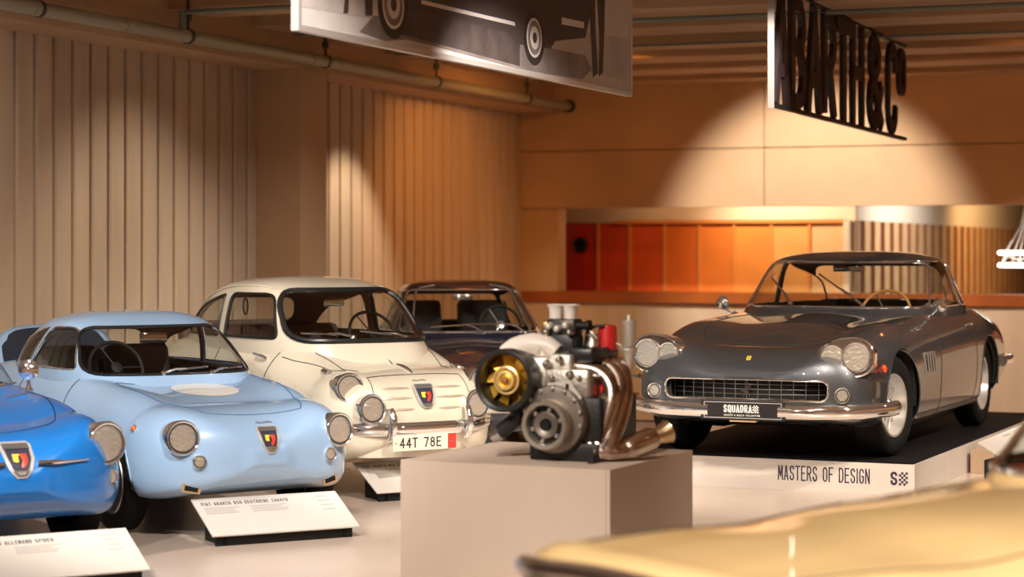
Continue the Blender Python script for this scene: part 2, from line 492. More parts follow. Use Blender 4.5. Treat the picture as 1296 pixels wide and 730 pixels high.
hobj('wall_next_room_pillar', CREAMW, A_END - .03, A_END + .04, 2.0, 2.4, 0, zt_p + .02)

# wall with vertical laths that recedes behind the corner of the panelled wall
zs_ = zt_p + .02
A_L = A_END + .05
ws = hobj('wall_lathed', mat('lath_backing', (.12, .022, .006), .8), A_L - .12, A_L, 2.4, 30.0, 0, 3.05)
mb = MB(); hbox(A_L, A_L + .022, 2.4, 30.0, zs_, 3.05, mb).build('upper_panel', WHITEW, ws, smooth=False)
LATH = mat('pale_lath', (.64, .43, .25), .5, noise=.12, noise_scale=4)
bb = b_of(1081, A_L + .02); LP = abs(b_of(1103, A_L) - b_of(1090, A_L))
while bb < 24.0:
    mb = MB(); hbox(A_L, A_L + .022, bb, bb + LP * .54, .02, zs_, mb).build('lath', LATH, ws, smooth=False)
    bb += LP
hobj('wall_next_room_far', CREAMW, A_L, 24.0, 30.0, 30.2, -.2, 3.1)

# round loudspeaker on the red panel
sp = empty('wall_speaker', on_plane(735, 310, hall(0, 2.08, 0), (U1[0], U1[1], 0)), HALL_ROT, 'small round black loudspeaker mounted on the dark red wall panel', 'speaker')
mb = MB(); mb.lathe([(.10, 0), (.10, .035), (.085, .045)], (0, 0, 0), (0, -1, 0), 28).build('speaker_body', BLACK, sp)
mb = MB(); mb.ring([(.075, .045), (.085, .055), (.09, .045)], (0, 0, 0), (0, -1, 0), 28).build('speaker_ring', mat('dark_grille', (.03, .03, .035), .4), sp)

# lights of the next room (warm lamps over panels and laths)
spot('next_room_washer', hall(A_END - .9, 1.0, 3.0), hall(A_END - .5, 2.1, 1.6), 260, (1, .80, .58), 110, .8)
spot('next_room_washer', hall(A_P + 1.3, .8, 3.0), hall(A_P + 1.5, 2.1, 1.2), 60, (1, .60, .30), 120, .8)
spot('next_room_washer', hall(A_END + 2.4, 4.2, 2.9), hall(A_END, 4.6, 1.6), 480, (1, .86, .70), 120, .8)
spot('next_room_washer', hall(A_END + 2.6, 10.0, 2.9), hall(A_END, 11.0, 1.6), 420, (1, .55, .22), 120, .8)

# pipes
PIPEM = mat('grey_green_pipe_paint', (.34, .32, .23), .38)
pend = on_plane(721, 134.5, hall(0, -.03, 0), (U1[0], U1[1], 0))
a_pipe = float(np.dot(np.array([pend.x, pend.y]) - np.array([CX, CY]), U2))
pp = empty('main_pipe', hall(a_pipe, -12, 0), 0, 'long grey green pipe hanging along the edge beam', 'pipe')
pp.location = (0, 0, 0)
mb = MB(); mb.tube([hall(a_pipe, -24, pend.z), hall(a_pipe, -.03, pend.z)], .052, 20).build('pipe_run', PIPEM, pp)
mb = MB(); mb.lathe([(.072, 0), (.072, .05), (.055, .06)], hall(a_pipe, -.03, pend.z), (-U1[0], -U1[1], 0), 20).build('wall_rosette', BLACK, pp)
for px in (45, 160, 395, 430, 580):
    bq = b_of(px, a_pipe)
    mb = MB(); mb.lathe([(.052, -.05), (.058, -.048), (.058, .048), (.052, .05)], hall(a_pipe, bq, pend.z), (U1[0], U1[1], 0), 20).build('coupling', PIPEM, pp)
for px in (48, 238, 412, 552, 667):
    bq = b_of(px, a_pipe)
    mb = MB()
    mb.ring([(.054, -.02), (.062, -.02), (.062, .02), (.054, .02)], hall(a_pipe, bq, pend.z), (U1[0], U1[1], 0), 20)
    mb.tube([hall(a_pipe, bq, pend.z + .05), hall(a_pipe, bq, RIBZ + .38)], .012, 8)
    mb.lathe([(.03, 0), (.03, .06)], hall(a_pipe, bq, pend.z + .12), (0, 0, 1), 12)
    mb.build('hanger', mat('dark_green_fitting', (.06, .07, .05), .4, .5), pp)
TEAL = mat('grey_teal_pipe_paint', (.22, .25, .20), .4)
for k, (px, py) in enumerate(((300, 12), (1040, 16), (1230, 42))):
    q = on_plane(px, py, (0, 0, RIBZ - .04), (0, 0, 1))
    bq = float(np.dot(np.array([q.x, q.y]) - np.array([CX, CY]), U1))
    a0 = a_pipe + .0 if k == 0 else A_F + .2
    br = empty('sprinkler_pipe', (0, 0, 0), 0, ['thin grey teal pipe branching from the main pipe beside the photo banner', 'thin grey teal pipe crossing the ceiling ribs above the black letter sign', 'thin grey teal pipe crossing the ceiling rib nearest the back wall'][k], 'pipe', 'sprinkler pipes under the ceiling')
    mb = MB(); mb.tube([hall(a0, bq, RIBZ - .04), hall(15.5, bq, RIBZ - .04)], .020 if k < 2 else .012, 12).build('pipe_run', TEAL, br)
    if k == 0:
        mb = MB(); mb.tube([hall(a0, bq, RIBZ - .03), hall(a0, bq, pend.z)], .03, 12).build('riser', TEAL, br)
    for t in (2.2, 4.3, 6.2):
        mb = MB(); mb.tube([hall(a0 + t, bq, RIBZ - .04), hall(a0 + t, bq, RIBZ + .0)], .012, 8)
        mb.lathe([(.0, 0), (.035, .01), (.02, .03), (.02, .05)], hall(a0 + t, bq, RIBZ - .11), (0, 0, 1), 12).build('sprinkler_head', mat('red_brown_fitting', (.20, .05, .02), .4, .3), br)

# ring lamp hanging in the opening at the right
q = on_plane(1300, 326, hall(0, .9, 0), (U1[0], U1[1], 0))
lamp = empty('ring_lamp', (q.x, q.y, q.z), HALL_ROT, 'pair of glowing white ring tubes hanging on a bunch of pale cables', 'lamp')
GLOW = mat('glowing_tube', (1, 1, 1), .4, emit=(1, .95, .88), emit_strength=5)
for dz in (.055, -.085):
    mb = MB(); mb.tube([(.30 * math.cos(2 * math.pi * k / 40), .30 * math.sin(2 * math.pi * k / 40), dz) for k in range(40)], .024, 10, closed=True).build('glowing_ring', GLOW, lamp)
CABLE = mat('pale_cable', (.70, .66, .60), .5)
for k, (x, y) in enumerate(((-.27, -.1), (-.2, .2), (.25, .1), (.1, -.28), (-.05, -.29))):
    mb = MB(); mb.tube([(x, y, -.085), (x * .75, y * .75, .10), (x * .25, y * .25, .35), (-.02, 0, .62), (-.02, 0, 3.048 - q.z)], .009, 8).build('cable', CABLE, lamp)
mb = MB(); mb.tube([(-.27, -.1, -.08), (-.2, -.1, .02), (-.05, -.2, -.03), (.1, -.28, .05)], .010, 8).build('cable', CABLE, lamp)

# photo banner hanging along the hall
BZ = 2.62
BL = on_plane(373, 38.5, (0, 0, BZ), (0, 0, 1)); BR = on_plane(797, 122.5, (0, 0, BZ), (0, 0, 1))
bx = (BR - BL); blen = bx.length; bx.normalize(); bn = Vector((bx.y, -bx.x, 0)).normalized()
if bn.y > 0: bn = -bn
bh = 1.20
ban = empty('photo_banner', BL, math.atan2(bx.y, bx.x), 'large hanging black and white photo print of a vintage car', 'banner')
mb = MB(); mb.box((0.012, -.012, .012), (blen - .012, .012, bh)).build('print_sheet', mat('banner_paper', (.56, .52, .50), .55, noise=.05, noise_scale=6), ban, smooth=False)
mb = MB(); mb.box((0, -.02, 0), (blen, .02, .03)); mb.box((0, -.02, .03), (.03, .02, bh)); mb.box((blen - .03, -.02, .03), (blen, .02, bh))
mb.build('frame', mat('silver_frame', (.72, .68, .64), .35, .6), ban, smooth=False)
binv = Matrix.Translation(BL) @ Matrix.Rotation(math.atan2(bx.y, bx.x), 4, 'Z'); binv.invert()
def bpt(px, py):
    q = binv @ on_plane(px, py, BL, bn)
    return (q.x, q.z)
DK = mat('print_dark', (.055, .040, .040), .55); MID = mat('print_mid_grey', (.20, .165, .155), .55, noise=.3, noise_scale=5); LT = mat('print_light', (.66, .61, .58), .55)
BM = Matrix(((1, 0, 0, 0), (0, 0, -1, -.0125), (0, 1, 0, 0), (0, 0, 0, 1)))
def bpoly(name, pts, m, lift=0.0, parent=None):
    P = [bpt(*p) for p in pts]
    P = [(min(max(x, .035), blen - .035), min(max(z, .035), bh)) for x, z in P]
    mb = MB(); M = BM.copy(); M[1][3] = -.0125 - lift
    mb.prism(P, M, .0008).build(name, m, parent or ban, smooth=False)
def bdisc(name, c, r, m, lift, sq=1.0):
    x, z = bpt(*c); mb = MB(); M = BM.copy(); M[1][3] = -.0125 - lift
    mb.prism([(x + r * sq * math.cos(2 * math.pi * k / 28), z + r * math.sin(2 * math.pi * k / 28)) for k in range(28)], M, .0008).build(name, m, ban, smooth=False)
# printed shadow, car body, tyres, sill strip, standing legs
bpoly('printed_ground', [(376, 8), (470, 24), (540, 42), (640, 70), (720, 84), (795, 104), (795, 50), (745, 40), (600, 0), (376, -30)], mat('print_pale_ground', (.46, .41, .39), .55, noise=.18, noise_scale=4), .000)
bpoly('printed_shadow', [(452, 40), (485, 54), (512, 50), (560, 62), (640, 84), (690, 96), (735, 100), (746, 88), (738, 70), (640, 50), (540, 20), (470, 20)], MID, .0012)
bpoly('printed_shadow', [(505, 44), (560, 58), (655, 84), (655, 40), (512, 4)], mat('print_dark_grey', (.070, .052, .050), .55, noise=.3, noise_scale=8), .0016)
bpoly('printed_body', [(462, -40), (470, -6), (512, 12), (530, 14), (640, 42), (652, 56), (694, 62), (700, 52), (738, 48), (746, 10), (742, -40), (600, -80), (500, -80)], DK, .002)
bpoly('printed_sill', [(530, 0), (648, 28), (649, 33), (530, 5)], LT, .003)
bpoly('printed_bumper', [(708, 22), (736, 28), (736, 36), (708, 31)], LT, .003)
for c, r in (((494, 6), .175), ((673, 48), .165)):
    bdisc('printed_tyre', c, r, mat('print_black', (.03, .022, .022), .55), .003)
    bdisc('printed_whitewall', c, r * .72, LT, .004); bdisc('printed_wheel', c, r * .62, MID, .005)
    bdisc('printed_cap', c, r * .42, LT, .006); bdisc('printed_hub', c, r * .2, DK, .007)
for P in ([(433, -5), (438, -5), (437, 16), (431, 17)], [(458, -5), (468, -5), (468, 20), (459, 20)], [(742, -10), (750, -10), (751, 40), (754, 92), (748, 98), (746, 60)], [(753, -10), (763, -10), (762, 40), (760, 92), (755, 97), (756, 50)]):
    bpoly('printed_figure', P, DK, .003)
for x in (.35, blen - .35):
    mb = MB(); mb.tube([(x, 0, bh - .02), (x, 0, SLABZ - BZ)], .004, 6).build('hanging_wire', STEEL, ban)

# cut-out letter sign
SZ = 2.60
SL = on_plane(976, 135, (0, 0, SZ), (0, 0, 1)); SR = on_plane(1145, 178, (0, 0, SZ), (0, 0, 1))
sx_ = SR - SL; slen = sx_.length; sx_.normalize(); srot = math.atan2(sx_.y, sx_.x)
sgn = empty('letter_sign', SL, srot, 'hanging black cut-out letter sign between two thin rails', 'sign')
sinv = Matrix.Translation(SL) @ Matrix.Rotation(srot, 4, 'Z'); sinv.invert()
sn = Vector((sx_.y, -sx_.x, 0))
def spt(px, py):
    q = sinv @ on_plane(px, py, SL, sn); return q.x, q.z
stop = spt(1145, 57)[1]
mb = MB(); mb.box((0, -.02, 0), (slen, .02, .03)).build('bottom_rail', BLACK, sgn, smooth=False)
mb = MB(); mb.box((0, -.02, stop - .03), (slen, .02, stop)).build('top_rail', BLACK, sgn, smooth=False)
mb = MB(); mb.box((-.012, -.022, -.01), (.0, .022, stop)).build('end_plate', mat('silver_edge', (.42, .38, .35), .4, .3), sgn, smooth=False)
SM = Matrix(((1, 0, 0, 0), (0, 0, -1, .018), (0, 1, 0, 0), (0, 0, 0, 1)))
LETTER = mat('black_letter', (.012, .006, .008), .5)
for ch, p0, p1 in (('A', 979.5, 997), ('B', 999.5, 1018), ('A', 1020, 1038.5), ('R', 1041, 1056.5), ('T', 1058, 1076), ('H', 1077, 1092), ('&', 1098, 1116), ('C', 1122, 1134.5)):
    x0 = spt(p0, 120)[0]; x1 = spt(p1, 120)[0]; w = x1 - x0; st = min(.13, w * .24)
    mb = MB(); z0 = .03 + st / 2; hh = stop - .06 - st
    strokes(mb, GL[ch], st, SM @ Matrix.Translation((x0 + st / 2, z0, 0)), .036, w - st, hh / 2)
    mb.build('letter', LETTER, sgn, smooth=False)
x0 = spt(1136, 100)[0]; x1 = spt(1144, 100)[0]; mb = MB()
strokes(mb, GL['O'], .085, SM @ Matrix.Translation((x0 + .04, stop * .50, 0)), .036, x1 - x0 - .05, (stop * .5 - .09) / 2)
mb.build('letter', LETTER, sgn, smooth=False)
for x in (.4, slen * .5, slen - .4):
    mb = MB(); mb.tube([(x, 0, stop - .01), (x, 0, SLABZ - SZ)], .004, 6).build('hanging_wire', STEEL, sgn)
# ================================================================== CAR TOOLKIT  (local axes: x forward from the front axle, y to the car's left, z up)
def hermite(xs, ys, xq):
    xs = np.array(xs, float); ys = np.array(ys, float); n = len(xs)
    o = np.argsort(xs); xs = xs[o]; ys = ys[o]
    d = np.diff(ys, axis=0) / np.diff(xs)[:, None]
    m = np.zeros_like(ys); m[0] = d[0]; m[-1] = d[-1]
    for i in range(1, n - 1):
        h0, h1 = xs[i] - xs[i - 1], xs[i + 1] - xs[i]
        m[i] = (d[i - 1] * h1 + d[i] * h0) / (h0 + h1)
    xq = np.clip(xq, xs[0], xs[-1])
    k = np.clip(np.searchsorted(xs, xq) - 1, 0, n - 2)
    h = xs[k + 1] - xs[k]; t = (xq - xs[k]) / h
    t = t[:, None]; h = h[:, None]
    return ((2 * t**3 - 3 * t**2 + 1) * ys[k] + (t**3 - 2 * t**2 + t) * h * m[k] + (-2 * t**3 + 3 * t**2) * ys[k + 1] + (t**3 - t**2) * h * m[k + 1])
def curve(P, per):
    """centripetal-like spline through points P (list of tuples), per samples per span"""
    P = np.array(P, float); s = np.concatenate([[0], np.cumsum(np.maximum(np.linalg.norm(np.diff(P, axis=0), axis=1), 1e-4) ** .6)])
    q = np.concatenate([np.linspace(s[i], s[i + 1], per, endpoint=False) for i in range(len(s) - 1)] + [[s[-1]]])
    return hermite(s, P, q)

class Surf:
    """polygon soup with ray casting"""
    def __init__(self, V, F): self.V = V; self.F = F; self.bvh = BVHTree.FromPolygons([Vector(v) for v in V], F)
    def cast(self, o, d):
        d = Vector(d).normalized(); h = self.bvh.ray_cast(Vector(o), d)
        if h[0] is None: return None, None
        return h[0], (h[1] if h[1].dot(d) < 0 else -h[1])

def make_tub(keys, nose, tail, per=5, nx=64):
    """keys rows: x, w, zs, zm, zf, yf, zv, yv, zc ; nose/tail = (length, exponent, z centre)"""
    keys = sorted(keys, key=lambda r: -r[0])
    xs = [k[0] for k in keys]; vals = [k[1:] for k in keys]
    x0, x1 = xs[0], xs[-1]
    xq = np.linspace(x0, x1, nx)
    par = hermite(xs, vals, xq)
    def section(p):
        w, zs, zm, zf, yf, zv, yv, zc = p
        half = [(0, zs), (.55 * w, zs), (.86 * w, zs + .004), (.955 * w, zs + .045), (w, zm), (.5 * (w + yf) + .012 + .12 * (w - yf), zm + .66 * (zf - zm)),
                (yf, zf), (yv, zv), (0, zc)]
        ghost0 = [(-.55 * w, zs)]; ghost1 = [(-yv, zv)]
        P = ghost0 + half + ghost1
        C = curve(P, per)
        return C[per:-per]
    secs = [(x, section(p)) for x, p in zip(xq, par)]
    def ends(sec, xe, spec, sgn, m=20):
        L, ny, zc = spec[:3]; nz = spec[3] if len(spec) > 3 else ny
        out = []
        for k in range(1, m + 1):
            u = math.sin(math.pi / 2 * k / m) ** .8 if k < m else 1.0
            sy = max(.02, 1 - u ** ny) ** (1 / ny); sz = max(.02, 1 - u ** nz) ** (1 / nz)
            if k == m: sy *= .5; sz *= .5
            S = sec.copy(); S[:, 0] *= sy; S[:, 1] = zc + (S[:, 1] - zc) * sz
            out.append((xe + sgn * L * u, S))
        return out
    rows = ends(secs[0][1], x0, nose, 1)[::-1] + secs + ends(secs[-1][1], x1, tail, -1)
    V = []; F = []; m = None
    for x, S in rows:
        h = [(x, y, z) for y, z in S]
        full = h + [(x, -y, z) for y, z in S[-2:0:-1]]
        full[0] = (x, 0, S[0][1]); full[len(S) - 1] = (x, 0, S[-1][1])
        m = len(full); V += full
    for i in range(len(rows) - 1):
        for j in range(m):
            F.append((i * m + j, (i + 1) * m + j, (i + 1) * m + (j + 1) % m, i * m + (j + 1) % m))
    F.append(tuple(range(m))); F.append(tuple((len(rows) - 1) * m + j for j in range(m))[::-1])
    return V, F

def make_cabin(levels, n_front=3.2, n_rear=2.6, nphi=72, per=8, sag=0.0, xc=None):
    """levels rows: z, xf, xr, w ; stacked plan outlines; sag bends the belt line down towards the rear"""
    C = curve(levels, per)
    V = []; F = []
    xc0 = xc if xc is not None else levels[-1][1]
    for z, xf, xr, w in C:
        w = max(w, .0015)
        xm = xc0
        af = max(xf - xm, .0015); ar = max(xm - xr, .0015)
        for k in range(nphi):
            a = 2 * math.pi * k / nphi
            c, s = math.cos(a), math.sin(a)
            n = n_front if c > 0 else n_rear
            x = (af if c > 0 else ar) * math.copysign(abs(c) ** (2 / n), c)
            y = w * math.copysign(abs(s) ** (2 / n), s)
            V.append((xm + x, y, z - sag * max(0, -x) ** 2))
    m = nphi
    for i in range(len(C) - 1):
        for j in range(m):
            F.append((i * m + j, i * m + (j + 1) % m, (i + 1) * m + (j + 1) % m, (i + 1) * m + j))
    F.append(tuple((len(C) - 1) * m + j for j in range(m)))
    return V, F

def to_bm(V, F):
    bm = bmesh.new(); vs = [bm.verts.new(v) for v in V]
    for f in F:
        try: bm.faces.new([vs[i] for i in f])
        except ValueError: pass
    bm.verts.ensure_lookup_table(); bm.faces.ensure_lookup_table()
    return bm
def rounded(poly, r, k=4):
    """round the corners of a convex polygon"""
    out = []; n = len(poly)
    for i in range(n):
        p0 = np.array(poly[i - 1]); p1 = np.array(poly[i]); p2 = np.array(poly[(i + 1) % n])
        rr = r[i] if isinstance(r, (list, tuple)) else r
        d0 = (p0 - p1); d2 = (p2 - p1); l0 = np.linalg.norm(d0); l2 = np.linalg.norm(d2)
        t = min(rr, l0 * .48, l2 * .48)
        a = p1 + d0 / l0 * t; b = p1 + d2 / l2 * t
        for q in range(k + 1):
            u = q / k
            out.append(tuple((1 - u)**2 * a + 2 * u * (1 - u) * p1 + u * u * b))
    return out
def circle(cx, cz, r, n=28, sx=1.0):
    return [(cx + r * sx * math.cos(2 * math.pi * k / n), cz + r * math.sin(2 * math.pi * k / n)) for k in range(n)]
AX = {'x': (1, 2), 'y': (0, 2), 'z': (0, 1)}
def cut(bm, poly, axis, sel):
    """faces of bm that lie inside the convex outline (projected along axis), cut cleanly along it"""
    i0, i1 = AX[axis]
    area = sum(poly[k][0] * poly[(k + 1) % len(poly)][1] - poly[(k + 1) % len(poly)][0] * poly[k][1] for k in range(len(poly)))
    if area < 0: poly = poly[::-1]
    lo0 = min(p[0] for p in poly) - .2; hi0 = max(p[0] for p in poly) + .2
    lo1 = min(p[1] for p in poly) - .2; hi1 = max(p[1] for p in poly) + .2
    faces = []
    for f in bm.faces:
        c = f.calc_center_median()
        if lo0 < c[i0] < hi0 and lo1 < c[i1] < hi1 and sel(c): faces.append(f)
    for k in range(len(poly)):
        p = poly[k]; q = poly[(k + 1) % len(poly)]
        n0, n1 = q[1] - p[1], -(q[0] - p[0])
        if math.hypot(n0, n1) < 1e-7: continue
        no = [0, 0, 0]; no[i0] = n0; no[i1] = n1; co = [0, 0, 0]; co[i0] = p[0]; co[i1] = p[1]
        no = Vector(no).normalized(); co = Vector(co)
        es = set(e for f in faces for e in f.edges); vs = set(v for f in faces for v in f.verts)
        r = bmesh.ops.bisect_plane(bm, geom=faces + list(es) + list(vs), plane_co=co, plane_no=no, dist=1e-5)
        faces = [g for g in r['geom'] if isinstance(g, bmesh.types.BMFace) and g.is_valid and (g.calc_center_median() - co).dot(no) < 0]
    return faces
def take(bm, faces):
    """copy faces out as V, F plus boundary loops, then delete them from bm"""
    idx = {}; V = []; F = []
    for f in faces:
        for v in f.verts:
            if v not in idx: idx[v] = len(V); V.append(tuple(v.co))
        F.append(tuple(idx[v] for v in f.verts))
    fs = set(faces); nxt = {}
    for f in faces:
        for l in f.loops:
            if sum(1 for g in l.edge.link_faces if g in fs) == 1: nxt.setdefault(l.vert, l.link_loop_next.vert)
    loops = []; seen = set()
    for s in list(nxt):
        if s in seen: continue
        L = []; v = s
        while v is not None and v not in seen:
            seen.add(v); L.append(tuple(v.co)); v = nxt.get(v)
        if len(L) > 6: loops.append(L)
    bmesh.ops.delete(bm, geom=faces, context='FACES')
    return V, F, loops
def bm_obj(name, bm, m, parent, solid=0.0):
    me = bpy.data.meshes.new(name); bm.to_mesh(me); me.materials.append(m)
    me.polygons.foreach_set('use_smooth', [True] * len(me.polygons))
    me.set_sharp_from_angle(angle=math.radians(55))
    o = bpy.data.objects.new(name, me); link(o, parent)
    if solid:
        md = o.modifiers.new('thickness', 'SOLIDIFY'); md.thickness = solid; md.offset = -1
    return o

def resample(L, step, closed=True):
    P = [Vector(p) for p in L]
    if closed: P = P + [P[0]]
    out = [P[0]]; acc = 0
    for i in range(1, len(P)):
        if (P[i] - out[-1]).length >= step: out.append(P[i])
    return out

class Car:
    def __init__(self, name, loc, head, label, group=None, cat='car'):
        rz = math.atan2(head[1], head[0])
        self.root = empty(name, loc, rz, label, cat, group)
        self.M = Matrix.Translation(loc) @ Matrix.Rotation(rz, 4, 'Z'); self.Mi = self.M.inverted()
    def eye_hit(self, px, py, surf=None):
        """point of the car's surface that a pixel of the photograph looks at"""
        o = self.Mi @ Vector((0, 0, EYE)); d = self.Mi.to_3x3() @ Vector(ray(px, py))
        p, n = (surf or self.tub).cast(o, d)
        return p, n
    def px(self, P):
        w = self.M @ Vector(P)
        return 648 + FPX * w.x / w.y, HOR + FPX * (EYE - w.z) / w.y
    def down(self, x, y, surf=None):
        return (surf or self.tub).cast((x, y, 3), (0, 0, -1))
    def front(self, y, z, surf=None):
        return (surf or self.tub).cast((4, y, z), (-1, 0, 0))
    def side(self, x, z, s, surf=None):
        return (surf or self.tub).cast((x, 4 * s, z), (0, -s, 0))

    def body(self, keys, nose, tail, paint, arches, wb, r_arch, cabin_hole=None, holes=()):
        V, F = make_tub(keys, nose, tail)
        self.tub = Surf(V, F)
        bm = to_bm(V, F)
        for xa, ra in ((0, r_arch[0]), (-wb, r_arch[1])):
            for s in (1, -1):
                za = arches
                poly = circle(xa, za, ra, 32)
                fs = cut(bm, poly, 'y', lambda c, s=s: c.y * s > .25)
                bmesh.ops.delete(bm, geom=fs, context='FACES')
        for poly, axis, sel in holes:
            fs = cut(bm, poly, axis, sel); bmesh.ops.delete(bm, geom=fs, context='FACES')
        if cabin_hole:
            fs = cut(bm, cabin_hole, 'z', lambda c: c.z > .45)
            bmesh.ops.delete(bm, geom=fs, context='FACES')
        self.body_obj = bm_obj('body', bm, paint, self.root)
        # dark lining just inside the skin
        bm2 = bm.copy()
        for v in bm2.verts:
            v.co.y *= .965; v.co.z = .5 + (v.co.z - .5) * .95 - .012; v.co.x = -wb / 2 + (v.co.x + wb / 2) * .975
        bm_obj('inner_lining', bm2, DARKINT, self.root); bm2.free()
        bm.free()
        # wheel housings
        wmax = max(k[1] for k in keys)
        for xa, ra in ((0, r_arch[0]), (-wb, r_arch[1])):
            for s in (1, -1):
                mb = MB(); n = 20; y1 = s * (wmax - .03); y0 = s * (wmax - .30); Vv = []; Ff = []
                for y in (y0, y1):
                    for k in range(n + 1):
                        a = math.radians(-4 + 188 * k / n); Vv.append((xa + ra * 1.03 * math.cos(a), y, arches + ra * 1.03 * math.sin(a)))
                for k in range(n): Ff.append((k, k + 1, n + 2 + k, n + 1 + k))
                Ff.append(tuple(range(n + 1)))
                mb.add(Vv, Ff).build('wheel_housing', SHADOWGAP, self.root)
                # rolled lip of the arch
                L = []
                for k in range(25):
                    a = math.radians(-20 + 220 * k / 24)
                    p, nn = self.side(xa + ra * math.cos(a), arches + ra * math.sin(a), s)
                    if p is not None and abs(p.y) > wmax * .6: L.append(p)
                if len(L) > 4: MB().tube(L, .006, 6).build('arch_lip', paint, self.root)

    def cabin(self, levels, paint, windows, n_front=3.2, n_rear=2.6, trim=None, trim_r=.011, sag=0.0, glass=None, xc=None):
        """windows: list of (name, outline, axis, selector, trim material, trim radius)"""
        V, F = make_cabin(levels, n_front, n_rear, sag=sag, xc=xc)
        self.cab = Surf(V, F)
        bm = to_bm(V, F)
        for name, poly, axis, sel, tm, tr in windows:
            fs = cut(bm, poly, axis, sel)
            if not fs: continue
            Vg, Fg, loops = take(bm, fs)
            g = mesh_obj(name, Vg, Fg, glass or GLASS, self.root, True)
            for L in loops:
                L = resample(L, .012)
                if tm is not None and len(L) > 5:
                    MB().tube(L, tr, 8, closed=True).build('window_seal' if tm is not CHROME else 'window_trim', tm, g)
        self.roof_obj = bm_obj('roof', bm, paint, self.root)
        bm2 = bm.copy()
        zt = levels[-1][0]; xm = levels[-1][1]
        for v in bm2.verts:
            v.co.y *= .972; v.co.z -= .012; v.co.x = xm + (v.co.x - xm) * .985
        bm_obj('headlining', bm2, self.lining if hasattr(self, 'lining') else DARKINT, self.root); bm2.free()
        bm.free()

    def wheels(self, wb, track_f, r, width, style, tyre_r=None, rear_track=None, steer=0.0):
        for xa, tr in ((0, track_f), (-wb, rear_track or track_f)):
            for s in (1, -1):
                hub = Vector((xa, s * tr, r)); d = Vector((0, s, 0))
                if xa == 0 and steer:
                    d = Matrix.Rotation(steer, 3, 'Z') @ d
                w = width / 2; rr = style['rim_r']
                mb = MB()
                prof = [(rr, -w * .86), (rr + (r - rr) * .45, -w), (r - .02, -w * .92), (r - .004, -w * .72), (r, -w * .3), (r, w * .3), (r - .004, w * .72), (r - .02, w * .92), (rr + (r - rr) * .45, w), (rr + .004, w * .86), (rr, w * .8), (rr - .012, w * .5), (rr - .012, -w * .5)]
                mb.ring(prof, hub, d, 44)
                t = mb.build('wheel', RUBBER, self.root, angle=50)
                # tread grooves
                for g in (-.45, -.15, .15, .45):
                    pass
                mb = MB()
                if style['kind'] == 'disc':
                    mb.lathe([(rr, w * .80), (rr - .006, w * .90), (rr - .02, w * .88), (rr - .03, w * .6), (rr * .62, w * .52), (rr * .5, w * .66), (rr * .3, w * .70), (0, w * .70)], hub, d, 36)
                    mb.build('rim', style['mat'], t)
                    mb = MB(); mb.lathe([(rr * .40, w * .70), (rr * .38, w * .86), (rr * .2, w * 1.0), (0, w * 1.02)], hub, d, 24).build('hub_cap', CHROME, t)
                    x, y, z = basis(d)
                    for k in range(style.get('slots', 8)):
                        a = 2 * math.pi * k / style.get('slots', 8); p = hub + (x * math.cos(a) + y * math.sin(a)) * rr * .76
                        rad = (x * math.cos(a) + y * math.sin(a)); tan = (-x * math.sin(a) + y * math.cos(a))
                        mb = MB(); M = frame(p + z * (w * .555), rad, tan)
                        mb.prism([(-.022, -.012), (.022, -.014), (.022, .014), (-.022, .012)], M, .004).build('vent_slot', BLACK, t, smooth=False)
                else:   # cast spokes over a deep polished rim
                    mb.lathe([(rr, w * .80), (rr - .008, w * .93), (rr - .022, w * .90), (rr - .035, w * .40), (rr - .055, -.02), (rr - .07, -.05)], hub, d, 40, caps=False)
                    mb.build('rim', style['mat'], t)
                    MB().lathe([(rr - .05, -.045), (0, -.045)], hub, d, 32).build('brake_disc', mat('wheel_void', (.012, .011, .010), .7), t)
                    ns = style.get('spokes', 10); x, y, z = basis(d)
                    mb = MB()
                    for k in range(ns):
                        a = 2 * math.pi * k / ns; rad = (x * math.cos(a) + y * math.sin(a)); tan = (-x * math.sin(a) + y * math.cos(a))
                        p0 = hub + rad * .045 + z * (w * .42); p1 = hub + rad * (rr - .03) + z * (w * .05)
                        M = frame(p0, (p1 - p0), tan); L = (p1 - p0).length
                        mb.box((0, -.012, -.02), (L, .012, .012), M)
                    mb.build('spokes', style['mat'], t, smooth=False)
                    MB().lathe([(.055, -.02), (.06, w * .40), (.045, w * .52), (.03, w * .70), (.012, w * .74), (0, w * .74)], hub, d, 20).build('hub_cap', CHROME, t)

    def lamp(self, name, p, d, r, lens=None, rim=None, bulge=.20, depth=.03, rim_w=.20, lens_name='lens'):
        """round lamp: bezel ring, reflector bowl, domed lens"""
        p = Vector(p); d = Vector(d).normalized(); ri = r * (1 - rim_w)
        mb = MB(); mb.ring([(r * .97, -.11), (r * 1.0, depth * .3), (r * .98, depth * .75), (r * .92, depth), (r * .86, depth * .9), (ri, depth * .55), (ri, -.05)], p, d, 36)
        b = mb.build(name, rim or CHROME, self.root, angle=60)
        if lens is None or lens is LENS:
            MB().lathe([(ri, depth * .45), (ri * .86, -r * .12), (ri * .6, -r * .32), (ri * .3, -r * .42), (0, -r * .45)], p, d, 28).build('reflector', REFLECT, b)
            MB().lathe([(r * .10, -r * .42), (r * .13, -r * .15), (r * .10, -r * .02), (0, 0)], p, d, 14).build('bulb', mat('bulb_shield', (.30, .24, .18), .3, .8), b)
        MB().ring([(ri * 1.01, depth * .50), (ri * 1.01, depth * .74), (ri * .93, depth * .72), (ri * .93, depth * .50)], p, d, 32).build('lens_seal', GASKET, b)
        hd = r * bulge
        pr = [(ri * math.cos(a), depth * .6 + hd * math.sin(a)) for a in [math.pi / 2 * k / 7 for k in range(8)]]
        pr[-1] = (0, pr[-1][1])
        MB().lathe(pr, p, d, 28).build(lens_name, lens or LENS, b)
        return b

